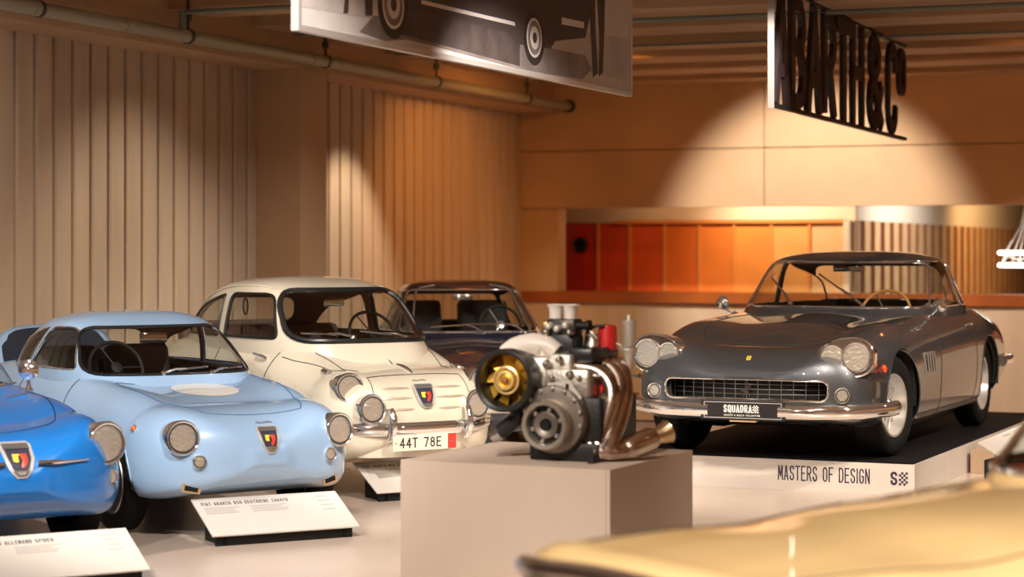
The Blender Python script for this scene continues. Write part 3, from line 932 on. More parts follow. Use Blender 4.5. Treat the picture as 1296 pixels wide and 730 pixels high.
    def seat_x(self, y, z, r, mix=.8):
        """forward position at which a lamp of radius r sits proud of the nose"""
        H = [self.front(y + r * math.cos(a), z + r * math.sin(a))[0] for a in np.linspace(0, 2 * math.pi, 12, endpoint=False)]
        H = [h.x for h in H if h is not None]
        return min(H) * (1 - mix) + max(H) * mix
    def line(self, name, pts, surf=None, r=.004, m=None, lift=0.0, n=10, how='down', closed=False, per=8):
        """thin strip that follows the skin; pts are (x, y) seen from above, (y, z) from the front or (x, z, side)"""
        P = curve([tuple(p[:2]) for p in pts], per) if len(pts) > 2 else np.array([np.array(pts[0][:2]) + (np.array(pts[1][:2]) - np.array(pts[0][:2])) * t for t in np.linspace(0, 1, 14)])
        L = []
        for q in P:
            if how == 'down': h, nn = self.down(q[0], q[1], surf)
            elif how == 'front': h, nn = self.front(q[0], q[1], surf)
            else: h, nn = self.side(q[0], q[1], how, surf)
            if h is not None: L.append(h + nn * lift * (1 if True else -1))
        if len(L) < 2: return None
        return MB().tube(L, r, 6, closed).build(name, m or SHADOWGAP, self.root)

    def decal(self, name, outline, how, m, lift=.002, surf=None, parent=None):
        """flat patch draped over the skin (fan from its centre)"""
        c = np.mean(np.array(outline), axis=0)
        rings = [[tuple(c)]] + [[tuple(c + (np.array(p) - c) * f) for p in outline] for f in (.25, .5, .75, 1.0)]
        V = []; F = []
        def h(q):
            a = self.down(*q, surf) if how == 'down' else self.front(*q, surf) if how == 'front' else self.side(q[0], q[1], how, surf)
            return None if a[0] is None else a[0] + a[1] * lift
        V.append(h(rings[0][0])); n = len(outline)
        for R in rings[1:]:
            V += [h(q) for q in R]
        if any(v is None for v in V): return None
        for j in range(n): F.append((0, 1 + j, 1 + (j + 1) % n))
        for i in range(3):
            for j in range(n): F.append((1 + i * n + j, 1 + (i + 1) * n + j, 1 + (i + 1) * n + (j + 1) % n, 1 + i * n + (j + 1) % n))
        return mesh_obj(name, V, F, m, parent or self.root)

    def wiper(self, base, tip, elbow, up=.02):
        b, t, e = Vector(base), Vector(tip), Vector(elbow)
        mb = MB(); mb.tube([b, b + Vector((.01, 0, up)), e], .006, 6); mb.lathe([(.014, 0), (.012, .02), (0, .022)], b, (0, 0, 1), 10)
        w = mb.build('wiper', CHROME, self.root)
        d = (t - e)
        MB().tube([e - d * .55, e + d * .1, t], .006, 6).build('wiper_blade', CHROME, w)

    def glass_wiper(self, pix, r=.007, lift=.016):
        """wiper lying on the windscreen: pivot, arm and blade"""
        P = []
        for px, py in pix:
            for k in range(14):          # climb from the cowl until the ray meets the glass in front of the bonnet
                h, n = self.eye_hit(px, py - k, self.cab); t, _ = self.eye_hit(px, py - k)
                o = self.Mi @ Vector((0, 0, EYE))
                if h is not None and (t is None or (h - o).length < (t - o).length + .03): break
            if h is None: return
            P.append((h, n))
        (b, bn), (t, tn) = P[0], P[-1]
        mid, mn = P[1] if len(P) > 2 else (b.lerp(t, .5), bn)
        mb = MB(); mb.lathe([(.017, -.03), (.017, .008), (.010, .016), (0, .018)], b, bn, 12)
        mb.tube([b + bn * .006, b.lerp(mid, .5) + bn * (lift + .012), mid + mn * (lift + .006)], [r * 1.2, r, r * .8], 8)
        w = mb.build('wiper', CHROME, self.root)
        s0 = mid.lerp(b, .35) if len(P) == 2 else mid + (mid - t) * .25
        MB().tube([s0 + mn * lift, mid + mn * lift, t + tn * lift], r * .8, 8).build('wiper_blade', CHROME, w)

    def seat(self, x, y, z, w=.46, m=None, back=.52):
        m = m or mat('dark_seat_cover', (.022, .02, .02), .6)
        mb = MB(); mb.rbox((x - .45, y - w / 2, z - .12), (x + .02, y + w / 2, z), .05)
        s = mb.build('seat', m, self.root)
        M = Matrix.Translation((x - .42, y, z - .05)) @ Matrix.Rotation(math.radians(-14), 4, 'Y')
        MB().rbox((-.07, -w / 2 + .01, 0), (.05, w / 2 - .01, back), .05, M).build('backrest', m, s)
        return s
    def steering(self, c, r=.18, tilt=62, m=None, wood=None):
        M = Matrix.Translation(c) @ Matrix.Rotation(math.radians(tilt), 4, 'Y')
        P = [M @ Vector((r * math.cos(2 * math.pi * k / 36), r * math.sin(2 * math.pi * k / 36), 0)) for k in range(36)]
        w = MB().tube(P, .011, 8, closed=True).build('steering_wheel', wood or BLACK, self.root)
        mb = MB()
        for a in (90, 210, 330):
            mb.tube([M @ Vector((.03 * math.cos(math.radians(a)), .03 * math.sin(math.radians(a)), 0)), M @ Vector((r * math.cos(math.radians(a)), r * math.sin(math.radians(a)), 0))], .006, 6)
        mb.lathe([(.035, -.01), (.035, .012), (0, .016)], M @ Vector((0, 0, 0)), M.to_3x3() @ Vector((0, 0, 1)), 16)
        mb.tube([M @ Vector((0, 0, 0)), M @ Vector((0, 0, -.3))], .018, 8)
        mb.build('wheel_spokes', m or STEEL, w)
    def dash(self, x, w, z, m=None):
        mb = MB(); mb.rbox((x - .16, -w, z - .14), (x + .1, w, z), .03)
        return mb.build('dashboard', m or DARKINT, self.root)

def shield(car, c, how, w, h, parent=None, lift=.006, grille=True):
    """scorpion style shield badge on the nose: chrome frame, dark field, red and yellow emblem"""
    out = [(-.5, .42), (-.42, .5), (.42, .5), (.5, .42), (.46, .05), (.34, -.28), (.14, -.48), (-.14, -.48), (-.34, -.28), (-.46, .05)]
    P = [(c[0] + a * w, c[1] + b * h) for a, b in out]
    Q = [(c[0] + a * w * .76, c[1] + .01 * h + b * h * .76) for a, b in out]
    b = car.decal('shield_badge', P, how, mat('badge_chrome', (.74, .73, .71), .28, .55), lift)
    car.decal('badge_field', Q, how, mat('badge_dark_blue', (.03, .035, .06), .35, coat=1), lift + .003, parent=b)
    top = [(c[0] + a * w, c[1] + b_ * h) for a, b_ in ((-.40, .30), (-.40, .44), (.40, .44), (.40, .30))]
    car.decal('badge_band', top, how, mat('badge_silver', (.55, .55, .55), .3, .9), lift + .005, parent=b)
    low = [(c[0] + a * w, c[1] + b_ * h) for a, b_ in ((-.27, -.27), (.27, -.27), (.12, -.40), (-.12, -.40))]
    car.decal('badge_foot', low, how, mat('badge_silver', (.55, .55, .55), .3, .9), lift + .005, parent=b)
    sc = [(-.21, .16), (.21, .16), (.21, -.02), (.1, -.17), (0, -.21), (-.1, -.17), (-.21, -.02)]
    s = 1
    car.decal('emblem_red', [(c[0] + s * (a + .02) * w, c[1] + b_ * h) for a, b_ in sc if a >= -.01] + [(c[0] + s * .02 * w, c[1] + .16 * h)], how, mat('emblem_red', (.75, .04, .02), .4), lift + .006, parent=b)
    car.decal('emblem_yellow', [(c[0] + s * a * w, c[1] + b_ * h) for a, b_ in ((-.21, .16), (0, .16), (0, -.02), (-.1, -.06), (-.21, -.02))], how, mat('emblem_yellow', (.85, .62, .05), .4), lift + .006, parent=b)
    car.decal('emblem_scorpion', [(c[0] + s * a * w, c[1] + b_ * h) for a, b_ in ((-.05, .11), (.04, .09), (.07, 0), (.02, -.1), (-.05, -.02))], how, PRINTBLACK, lift + .008, parent=b)
    return b
# ================================================================== CARS
def paint(name, col, rough=.32, metal=0.0):
    return mat(name, col, rough, metal, coat=1.0, coat_rough=.02)
H33 = (.557, -.830)
SIDES = (1, -1)

# ------------------------------------------------------------------ light blue fastback coupe
PB = paint('light_blue_paint', (.29, .445, .66))
c = Car('light_blue_coupe', (-1.735, 12.19, 0), H33, 'light blue fastback coupe with a white roundel on its bonnet', cat='car')
keys = [(.22, .672, .21, .45, .712, .50, .716, .26, .716), (.02, .688, .19, .46, .765, .505, .752, .27, .752), (-.35, .69, .19, .47, .805, .52, .797, .28, .805),
        (-.60, .69, .19, .49, .825, .54, .832, .30, .845), (-1.1, .69, .19, .52, .845, .56, .87, .3, .88), (-1.6, .69, .19, .53, .86, .56, .88, .3, .89),
        (-2.0, .685, .20, .53, .86, .54, .87, .3, .88), (-2.35, .645, .25, .52, .80, .49, .80, .25, .80)]
c.body(keys, (.50, 2.35, .44), (.40, 2.1, .5), PB, .29, 2.0, (.325, .32), cabin_hole=rounded([(-.48, -.52), (-.48, .52), (-1.98, .48), (-1.98, -.48)], .18))
lev = [(.78, -.25, -2.20, .615), (.86, -.36, -2.12, .60), (1.0, -.58, -1.96, .555), (1.10, -.78, -1.78, .505), (1.16, -.94, -1.62, .445), (1.198, -1.08, -1.44, .30), (1.208, -1.24, -1.27, .12), (1.21, -1.25, -1.25, 0)]
ws_ = rounded([(-.555, .852), (.555, .852), (.455, 1.12), (-.455, 1.12)], [.09, .09, .09, .09], 5)
dg = [(-.73, .875), (-1.36, .875), (-1.22, 1.118), (-.92, 1.118)]
qg = [(-1.405, .875), (-1.90, .875), (-1.66, 1.03), (-1.265, 1.116)]
win = [('windscreen', ws_, 'x', lambda q: q.x > -1.05, GASKET, .010)]
for s in SIDES:
    win += [('side_window', rounded(dg, [.03, .02, .06, .10]), 'y', lambda q, s=s: q.y * s > .2, CHROME, .006), ('quarter_window', rounded(qg, [.02, .05, .08, .03]), 'y', lambda q, s=s: q.y * s > .15, CHROME, .006)]
win += [('rear_window', rounded([(-.42, .92), (.42, .92), (.34, 1.08), (-.34, 1.08)], .08), 'x', lambda q: q.x < -1.45, GASKET, .010)]
c.cabin(lev, PB, win, 3.1, 2.7)
c.wheels(2.0, .585, .285, .15, {'kind': 'disc', 'rim_r': .19, 'mat': STEEL, 'slots': 12})
for s in SIDES:
    c.lamp('headlight', (c.seat_x(.485 * s, .565, .098), .485 * s, .565), (1, .12 * s, .05), .098, depth=.03)
    c.lamp('indicator', (c.seat_x(.405 * s, .435, .04) - .005, .405 * s, .435), (1, .08 * s, 0), .040, depth=.02, bulge=.4)
    p, n = c.front(.43 * s, .285)
    if p is not None:
        mb = MB(); x, y, z = basis(n); M = frame(p, Vector((-s * .12, 1, 0)) if False else y.cross(n) if False else Vector((0, 1, 0)) - n * n.y, (0, 0, 1))
        q = mb.prism([(-.052, -.024), (.052, -.024), (.052, .024), (-.052, .024)], M, .007).build('vent_frame', mat('brass_tan', (.52, .34, .18), .4, .4), c.root, smooth=False)
        MB().prism([(-.038, -.014), (.038, -.014), (.038, .014), (-.038, .014)], M, .009).build('vent_opening', BLACK, q, smooth=False)
    p, n = c.side(.30, .60, s); c.lamp('side_marker', p, n, .021, lens=AMBERL, depth=.012, bulge=.7)
    # doors
    c.line('door_gap', [(-.66, .86), (-.66, .72), (-.63, .50), (-.60, .30)], how=s, r=.0035)
    c.line('door_gap', [(-1.38, .87), (-1.40, .6), (-1.38, .30)], how=s, r=.0035)
    p, n = c.side(-1.28, .72, s)
    MB().tube([p + n * .004, p + n * .03 + Vector((.03, 0, 0)), p + n * .03 + Vector((.10, 0, 0)), p + n * .004 + Vector((.12, 0, 0))], .008, 8).build('door_handle', CHROME, c.root)
# bonnet gap and roundel
GAPB = mat('blue_panel_gap', (.03, .10, .24), .6)
c.line('bonnet_gap', [(-.33, -.47), (-.345, -.30), (-.35, 0), (-.345, .30), (-.33, .47)], how='down', r=.0035, m=GAPB)
for s in SIDES: c.line('bonnet_gap', [(-.33, .47 * s), (-.2, .485 * s), (.05, .45 * s), (.30, .385 * s), (.44, .335 * s), (.50, .30 * s)], how='down', r=.0035, m=GAPB)
c.line('bonnet_gap', [(.50, -.30), (.535, -.15), (.545, 0), (.535, .15), (.50, .30)], how='down', r=.0035, m=GAPB)
c.decal('roundel', [(-.12 + .19 * math.cos(2 * math.pi * k / 48), .20 * math.sin(2 * math.pi * k / 48)) for k in range(48)], 'down', mat('white_roundel', (.84, .82, .77), .35, coat=1), .0025)
shield(c, (0.0, .535), 'front', .135, .15)
p, n = c.front(0, .625); MB().tube([p + n * .005 + Vector((0, .05, 0)), p + n * .005 + Vector((0, .02, .008)), p + n * .006 + Vector((0, -.01, 0)), p + n * .005 + Vector((0, -.05, .006))], .0035, 6).build('script_badge', CHROME, c.root)
# wipers, mirror, cabin
for P in (((207, 473), (262, 466)), ((268, 472), (304, 466))): c.glass_wiper(P)
c.dash(-.66, .46, .835); c.steering((-.86, -.24, .87), .17, 65, m=BLACK)
for y in (.25, -.25): c.seat(-1.14, y, .52)
MB().rbox((-.86, -.09, 1.02), (-.845, .09, 1.08), .006).build('rear_view_mirror', mat('mirror_glass', (.6, .6, .58), .05, 1), c.root)
# engine lid propped open behind the rear window
W = []; n = 14
F = []
for i, t in enumerate(np.linspace(0, 1, 8)):
    for j in range(n + 1):
        y = -.43 + .86 * j / n; cr = 1 - (y / .43) ** 2
        W.append((-2.30 - .20 * t - .03 * cr, y * (1 - .10 * t * t), .79 + .275 * t + .02 * cr * t - .05 * t * (abs(y) / .43) ** 5))
for i in range(7):
    for j in range(n): F.append((i * (n + 1) + j, i * (n + 1) + j + 1, (i + 1) * (n + 1) + j + 1, (i + 1) * (n + 1) + j))
lid = mesh_obj('engine_lid', W, F, PB, c.root)
md = lid.modifiers.new('thickness', 'SOLIDIFY'); md.thickness = .012
W2 = [(x + .016, y * .95, .79 + (z - .79) * .93) for x, y, z in W]
mesh_obj('lid_lining', W2, F, mat('dark_blue_lining', (.010, .014, .03), .7), lid)
for s in SIDES: MB().tube([(-2.46, .34 * s, .72), (-2.52, .35 * s, .97)], .006, 6).build('lid_prop', STEEL, lid)
CAR_LB = c

# ------------------------------------------------------------------ cream saloon
PC = paint('cream_paint', (.64, .575, .455))
c = Car('cream_saloon', (-.87, 13.87, 0), (.56, -.83), 'cream two-door vintage saloon with extra fog lamps and a number plate', cat='car')
c.lining = mat('red_brown_headlining', (.16, .05, .03), .8)
keys = [(.16, .66, .24, .55, .800, .49, .815, .26, .825), (0, .675, .22, .55, .862, .49, .892, .27, .912), (-.24, .688, .21, .56, .92, .51, .962, .29, .978), (-.5, .69, .20, .57, .94, .53, .975, .3, .992),
        (-1.0, .69, .20, .58, .965, .56, .985, .3, 1.0), (-1.6, .69, .20, .58, .965, .55, .985, .3, 1.0), (-2.0, .685, .22, .57, .94, .52, .95, .3, .96), (-2.38, .64, .28, .54, .85, .46, .86, .25, .86)]
c.body(keys, (.42, 2.5, .50), (.36, 2.2, .52), PC, .30, 2.0, (.325, .325), cabin_hole=rounded([(-.22, -.53), (-.22, .53), (-1.95, .48), (-1.95, -.48)], .16))
lev = [(.80, .16, -2.40, .625), (.92, .05, -2.30, .618), (1.02, -.06, -2.20, .608), (1.16, -.23, -2.03, .582), (1.27, -.40, -1.84, .548), (1.345, -.63, -1.62, .48), (1.385, -.84, -1.40, .365), (1.402, -1.0, -1.22, .18), (1.405, -1.1, -1.1, 0)]
win = [('windscreen', rounded([(-.525, .985), (.525, .985), (.46, 1.315), (-.46, 1.315)], [.11, .11, .14, .14], 6), 'x', lambda q: q.x > -.85, GASKET, .020)]
for s in SIDES:
    win += [('side_window', rounded([(-.42, 1.0), (-1.08, 1.0), (-1.08, 1.29), (-.60, 1.29)], [.05, .03, .05, .10]), 'y', lambda q, s=s: q.y * s > .2, GASKET, .011),
            ('quarter_window', rounded([(-1.18, 1.0), (-1.88, 1.0), (-1.66, 1.18), (-1.18, 1.285)], [.03, .10, .14, .04]), 'y', lambda q, s=s: q.y * s > .2, GASKET, .010)]
win += [('rear_window', rounded([(-.42, 1.04), (.42, 1.04), (.34, 1.25), (-.34, 1.25)], .10), 'x', lambda q: q.x < -1.45, GASKET, .012)]
c.cabin(lev, PC, win, 2.9, 2.5)
c.wheels(2.0, .575, .29, .145, {'kind': 'disc', 'rim_r': .165, 'mat': PC, 'slots': 8})
for s in SIDES:
    c.lamp('headlight', (c.seat_x(.485 * s, .715, .098), .485 * s, .715), (1, .14 * s, .05), .098, depth=.03)
    p, n = c.front(.395 * s, .585); c.lamp('fog_lamp', p + Vector((.03, 0, 0)), (1, .03 * s, .03), .098, depth=.03, bulge=.3)
    # indicator on the wing crown
    p, n = c.down(.17, .50 * s)
    mb = MB(); mb.lathe([(.0, -.055), (.022, -.04), (.028, 0), (.026, .03), (0, .05)], p + n * .006, (1, 0, -.25), 14, sx=1, sy=.8); b = mb.build('wing_indicator', CHROME, c.root)
    MB().lathe([(.022, 0), (.018, .02), (0, .028)], p + n * .006 + Vector((.035, 0, -.008)), (1, 0, -.25), 12).build('lens', LENS, b)
    # doors hinged at the rear, handle at the leading edge
    c.line('door_gap', [(-.36, 1.0), (-.37, .86), (-.42, .6), (-.42, .32)], how=s, r=.004)
    c.line('door_gap', [(-1.13, 1.0), (-1.15, .7), (-1.18, .32)], how=s, r=.004)
    p, n = c.side(-.47, .865, s)
    MB().tube([p + n * .004 + Vector((.02, 0, 0)), p + n * .03, p + n * .035 + Vector((-.12, 0, .012))], .010, 8).build('door_handle', CHROME, c.root)
    # trim strip on the side and drip rail over the doors
    c.line('side_strip', [(-.02, .655), (-.4, .662), (-.9, .665), (-1.6, .665), (-2.2, .64)], how=s, r=.006, m=CHROME, lift=.003)
    L = []
    for x, zz in curve([(-.66, 1.315), (-.74, 1.33), (-1.0, 1.34), (-1.3, 1.315), (-1.55, 1.25), (-1.80, 1.12), (-1.95, 1.0)], 5):
        h, nn = c.side(x, zz, s, c.cab)
        if h is not None and abs(h.y) > .3: L.append(h + nn * .004)
    MB().tube(L, .008, 6).build('drip_rail', PC, c.root)
    c.line('wing_gap', [(-.30, .575 * s), (-.15, .56 * s), (.02, .51 * s), (.16, .455 * s), (.25, .405 * s)], how='down', r=.0035)
# bonnet seam, chrome spear
c.line('bonnet_gap', [(-.20, -.42), (-.1, -.43), (.05, -.40), (.2, -.365), (.3, -.34)], how='down', r=.0035)
c.line('bonnet_gap', [(-.20, .42), (-.1, .43), (.05, .40), (.2, .365), (.3, .34)], how='down', r=.0035)
c.line('bonnet_gap', [(-.345, .775), (-.2, .782), (0, .785), (.2, .782), (.345, .775)], how='front', r=.004)
c.line('front_panel_gap', [(-.345, .775), (-.355, .65), (-.33, .47)], how='front', r=.003)
c.line('front_panel_gap', [(.345, .775), (.355, .65), (.33, .47)], how='front', r=.003)
c.line('bonnet_crease', [(-.16, 0), (0, 0), (.12, 0)], how='down', r=.005, m=PC, lift=.002)
L = [c.down(x, 0)[0] for x in np.linspace(.10, .40, 10)]
MB().tube([p + Vector((0, 0, .006)) for p in L], [.004, .008, .013, .017, .019, .019, .018, .016, .013, .006], 10).build('bonnet_spear', CHROME, c.root)
shield(c, (0.0, .645), 'front', .155, .155, lift=.018)
p, n = c.front(0, .745); MB().tube([p + n * .005 + Vector((0, .05, 0)), p + n * .005 + Vector((0, .02, .008)), p + n * .006 + Vector((0, -.01, 0)), p + n * .005 + Vector((0, -.05, .006))], .0035, 6).build('script_badge', CHROME, c.root)
for z, w in ((.705, .30), (.645, .325), (.575, .27)):
    for s in SIDES:
        L = [c.front(y * s, z)[0] for y in np.linspace(.09, w, 8)]
        MB().tube([p + Vector((.002, 0, 0)) for p in L], [.002, .006, .008, .008, .008, .008, .006, .002], 8).build('grille_bar', mat('cream_chrome', (.70, .62, .50), .25, .6), c.root)
# bumper with overriders, number plate
L = []
for y in np.linspace(-.66, .66, 25):
    L.append((.635 - .34 * abs(y / .66) ** 2.4, y, .455))
def bumper(car, L, zz, h=.045, t=.03, name='bumper', m=None):
    V = []; F = []; n = len(L)
    prof = [(-.5, -1), (.35, -1.0), (.9, -.55), (1.0, 0), (.9, .55), (.35, 1.0), (-.5, 1), (-.2, 0)]
    P = [Vector(p) for p in L]
    for i, p in enumerate(P):
        d = (P[min(i + 1, n - 1)] - P[max(i - 1, 0)]).normalized(); o = Vector((d.y, -d.x, 0)) 
        if o.x < 0 and abs(o.x) > .3: o = -o
        for a, b in prof: V.append(p + o * (a * t) + Vector((0, 0, b * h)))
    m_ = len(prof)
    for i in range(n - 1):
        for j in range(m_): F.append((i * m_ + j, i * m_ + (j + 1) % m_, (i + 1) * m_ + (j + 1) % m_, (i + 1) * m_ + j))
    F.append(tuple(range(m_))); F.append(tuple((n - 1) * m_ + j for j in range(m_)))
    return mesh_obj(name, V, F, m or CHROME, car.root, True, 60)
bp = bumper(c, L, .455, .042, .026)
for s in SIDES:
    MB().tube([(.585, .285 * s, .385), (.625, .285 * s, .40), (.648, .285 * s, .45), (.645, .285 * s, .53), (.62, .285 * s, .575), (.57, .285 * s, .58)], [.014, .022, .026, .026, .022, .012], 12).build('overrider', CHROME, bp)
    MB().box((.45, .285 * s - .02, .43), (.57, .285 * s + .02, .47)).build('bumper_bracket', STEEL, bp, smooth=False)
PX = -.020; PY = -.06
pl = MB().rbox((.668, -.235, .32), (.676, .235, .42), .002, Matrix.Translation((PX, PY, 0))).build('number_plate', mat('plate_cream', (.74, .66, .54), .45), c.root, smooth=False)
MB().box((.672, .172, .322), (.6785, .233, .418), Matrix.Translation((PX, PY, 0))).build('plate_red_band', mat('plate_red', (.70, .04, .03), .45), pl, smooth=False)
mb = MB(); text(mb, '44T 78E', frame((.6762 + PX, -.185 + PY, .338), (0, 1, 0), (0, 0, 1)), .064, .036, .011, .0085, .0012); mb.build('plate_lettering', PRINTBLACK, pl, smooth=False, kind='stuff')
for y in (-.215, .20): MB().lathe([(.006, 0), (.005, .003), (0, .0035)], ((.6785 if y > 0 else .676) + PX, y + PY, .37), (1, 0, 0), 10).build('plate_screw', STEEL, pl)
bumper(c, [(.565 - .34 * abs(y / .63) ** 2.4, y, .345) for y in np.linspace(-.60, .60, 25)], .33, .075, .012, 'front_valance', PC)
for P in (((447, 427), (382, 423)), ((513, 427), (455, 421))): c.glass_wiper(P, .006)
c.dash(-.38, .50, .975, mat('cream_dash', (.60, .52, .40), .5)); c.steering((-.58, .28, 1.0), .18, 60, m=BLACK)
RS = mat('red_cream_seat', (.30, .05, .035), .6)
for y in (.26, -.26): c.seat(-.92, y, .62, .46, mat('brown_seat', (.10, .045, .03), .6), .50)
c.seat(-1.56, 0, .68, 1.0, mat('brown_seat', (.10, .045, .03), .6), .45)
MB().rbox((-.64, -.08, 1.20), (-.625, .08, 1.255), .006).build('rear_view_mirror', mat('mirror_glass', (.6, .6, .58), .05, 1), c.root)
for s in SIDES:   # grab straps behind the door glass
    P = [(-.98 + .035 * math.sin(2 * math.pi * k / 16), .50 * s, 1.20 + .055 * math.cos(2 * math.pi * k / 16)) for k in range(16)]
    MB().tube(P, .006, 6, closed=True).build('grab_strap', BLACK, c.root)
    p, n = c.down(-.20, .575 * s)
    MB().tube([c.side(-.42, .93, s)[0], c.side(-.40, .965, s)[0], c.side(-.38, .93, s)[0]], .004, 6).build('wing_mark', BLACK, c.root)
CAR_CR = c

# ------------------------------------------------------------------ navy coupe behind
PN = paint('navy_paint', (.004, .008, .020))
hn = (.174, -.985)
c = Car('navy_coupe', (-.20, 16.17, 0), hn, 'dark navy boxy coupe standing behind the cream saloon', cat='car')
keys = [(.38, .70, .22, .55, .745, .60, .735, .3, .735), (0, .725, .2, .56, .80, .62, .795, .3, .80), (-.45, .73, .19, .57, .845, .63, .85, .3, .86), (-.75, .73, .19, .58, .865, .64, .885, .3, .895),
        (-1.4, .73, .19, .58, .88, .64, .90, .3, .905), (-2.0, .725, .2, .58, .875, .63, .89, .3, .89), (-2.42, .69, .24, .56, .83, .58, .83, .3, .83)]
c.body(keys, (.30, 3.6, .50), (.30, 3.2, .55), PN, .29, 2.03, (.325, .325), cabin_hole=rounded([(-.78, -.54), (-.78, .54), (-2.1, .5), (-2.1, -.5)], .12))
lev = [(.85, -.58, -2.42, .655), (.92, -.68, -2.33, .635), (1.05, -.86, -2.16, .575), (1.18, -1.03, -1.98, .515), (1.262, -1.15, -1.84, .475), (1.31, -1.28, -1.70, .40), (1.332, -1.42, -1.56, .22), (1.335, -1.5, -1.5, 0)]
win = [('windscreen', rounded([(-.575, .925), (.575, .925), (.455, 1.255), (-.455, 1.255)], [.06, .06, .05, .05], 4), 'x', lambda q: q.x > -1.3, CHROME, .010)]
for s in SIDES:
    win += [('side_window', rounded([(-.98, .925), (-1.62, .925), (-1.56, 1.25), (-1.22, 1.25)], [.03, .03, .03, .04]), 'y', lambda q, s=s: q.y * s > .2, CHROME, .007),
            ('quarter_window', rounded([(-1.67, .925), (-2.10, .925), (-1.88, 1.20), (-1.61, 1.25)], [.03, .05, .05, .03]), 'y', lambda q, s=s: q.y * s > .2, CHROME, .007)]
win += [('rear_window', rounded([(-.48, .97), (.48, .97), (.40, 1.22), (-.40, 1.22)], .06), 'x', lambda q: q.x < -1.8, CHROME, .010)]
c.cabin(lev, PN, win, 4.2, 3.6)
c.wheels(2.03, .60, .285, .15, {'kind': 'disc', 'rim_r': .18, 'mat': STEEL, 'slots': 10})
for s in SIDES:
    c.lamp('headlight', (c.seat_x(.50 * s, .60, .095), .50 * s, .60), (1, .05 * s, 0), .095, depth=.03)
    L = []
    for k in range(18):
        t = k / 17; x = -.72 - .48 * t; z = .905 + .385 * t
        h, nn = c.side(x - .02, min(z, 1.29), s, c.cab)
        if h is not None: L.append(h + nn * .006)
    if len(L) > 3: MB().tube(L, .009, 6).build('pillar_trim', CHROME, c.root)
    c.line('door_gap', [(-.86, .88), (-.86, .6), (-.82, .3)], how=s, r=.0035); c.line('door_gap', [(-1.62, .88), (-1.64, .6), (-1.6, .3)], how=s, r=.0035)
c.line('bonnet_gap', [(-.62, -.55), (-.2, -.56), (.3, -.52)], how='down', r=.0035); c.line('bonnet_gap', [(-.62, .55), (-.2, .56), (.3, .52)], how='down', r=.0035)
L = [(.70 - .10 * abs(y / .68) ** 3, y, .42) for y in np.linspace(-.70, .70, 21)]
bumper(c, L, .42, .04, .022)
for P in (((611, 421), (588, 413), (545, 416)), ((664, 421), (641, 412), (598, 412))): c.glass_wiper(P)
MB().rbox((-1.28, -.17, .905), (-1.26, -.165, 1.0), .002)
c.dash(-.92, .54, .92); c.steering((-1.12, .30, .965), .17, 65, wood=BLACK)
for y in (.29, -.29): c.seat(-1.42, y, .56, .46, None, .66)
MB().rbox((-1.18, -.08, 1.17), (-1.165, .08, 1.22), .006).build('rear_view_mirror', mat('mirror_glass', (.6, .6, .58), .05, 1), c.root)
CAR_NV = c

# ------------------------------------------------------------------ dark grey grand tourer on its platform
PG = paint('graphite_paint', (.078, .084, .094), .34, .6)
HG = (-.4215, -.907)
PZ = .219
c = Car('graphite_grand_tourer', (1.835, 14.23, PZ), HG, 'graphite grey grand tourer with twin round headlights on a low platform', cat='car')
keys = [(.44, .800, .24, .50, .775, .600, .742, .32, .735), (.26, .838, .20, .51, .822, .635, .782, .33, .780), (0, .855, .18, .52, .858, .665, .832, .36, .838), (-.45, .857, .18, .54, .876, .685, .876, .38, .895), (-.80, .857, .18, .55, .885, .695, .90, .4, .925),
        (-1.5, .857, .18, .56, .90, .71, .915, .4, .935), (-2.2, .857, .18, .56, .905, .71, .92, .4, .935), (-2.75, .85, .20, .56, .905, .68, .905, .4, .915), (-3.35, .80, .29, .56, .84, .60, .84, .35, .84)]
gr = rounded([(-.545, .405), (.545, .405), (.555, .535), (-.555, .535)], .055, 5)
c.body(keys, (.36, 3.6, .50, 2.2), (.50, 2.5, .58), PG, .335, 2.65, (.372, .375), cabin_hole=rounded([(-1.0, -.58), (-1.0, .58), (-2.7, .54), (-2.7, -.54)], .2), holes=[(gr, 'x', lambda q: q.x > .3)])
lev = [(.87, -.82, -2.98, .755), (.94, -.94, -2.88, .735), (1.08, -1.17, -2.72, .69), (1.22, -1.40, -2.54, .645), (1.295, -1.56, -2.38, .595), (1.335, -1.72, -2.20, .48), (1.357, -1.86, -2.04, .25), (1.36, -1.95, -1.95, 0)]
win = [('windscreen', rounded([(-.69, .955), (.69, .955), (.60, 1.275), (-.60, 1.275)], [.05, .05, .06, .06], 4), 'x', lambda q: q.x > -1.75, CHROME, .010)]
for s in SIDES:
    win += [('vent_window', rounded([(-1.14, .955), (-1.33, .955), (-1.46, 1.24), (-1.42, 1.24)], .015), 'y', lambda q, s=s: q.y * s > .3, CHROME, .006),
            ('side_window', rounded([(-1.36, .955), (-2.10, .955), (-2.02, 1.285), (-1.49, 1.285)], [.02, .02, .03, .03]), 'y', lambda q, s=s: q.y * s > .3, CHROME, .006),
            ('quarter_window', rounded([(-2.15, .955), (-2.76, .955), (-2.52, 1.17), (-2.07, 1.283)], [.02, .06, .14, .03]), 'y', lambda q, s=s: q.y * s > .3, CHROME, .006)]
win += [('rear_window', rounded([(-.55, .97), (.55, .97), (.50, 1.255), (-.50, 1.255)], .07), 'x', lambda q: q.x < -2.1, CHROME, .008)]
c.cabin(lev, PG, win, 3.6, 3.0)
c.wheels(2.65, .70, .335, .185, {'kind': 'spoke', 'rim_r': .215, 'mat': mat('polished_alloy', (.78, .76, .73), .3, .75), 'spokes': 10}, steer=math.radians(-8))
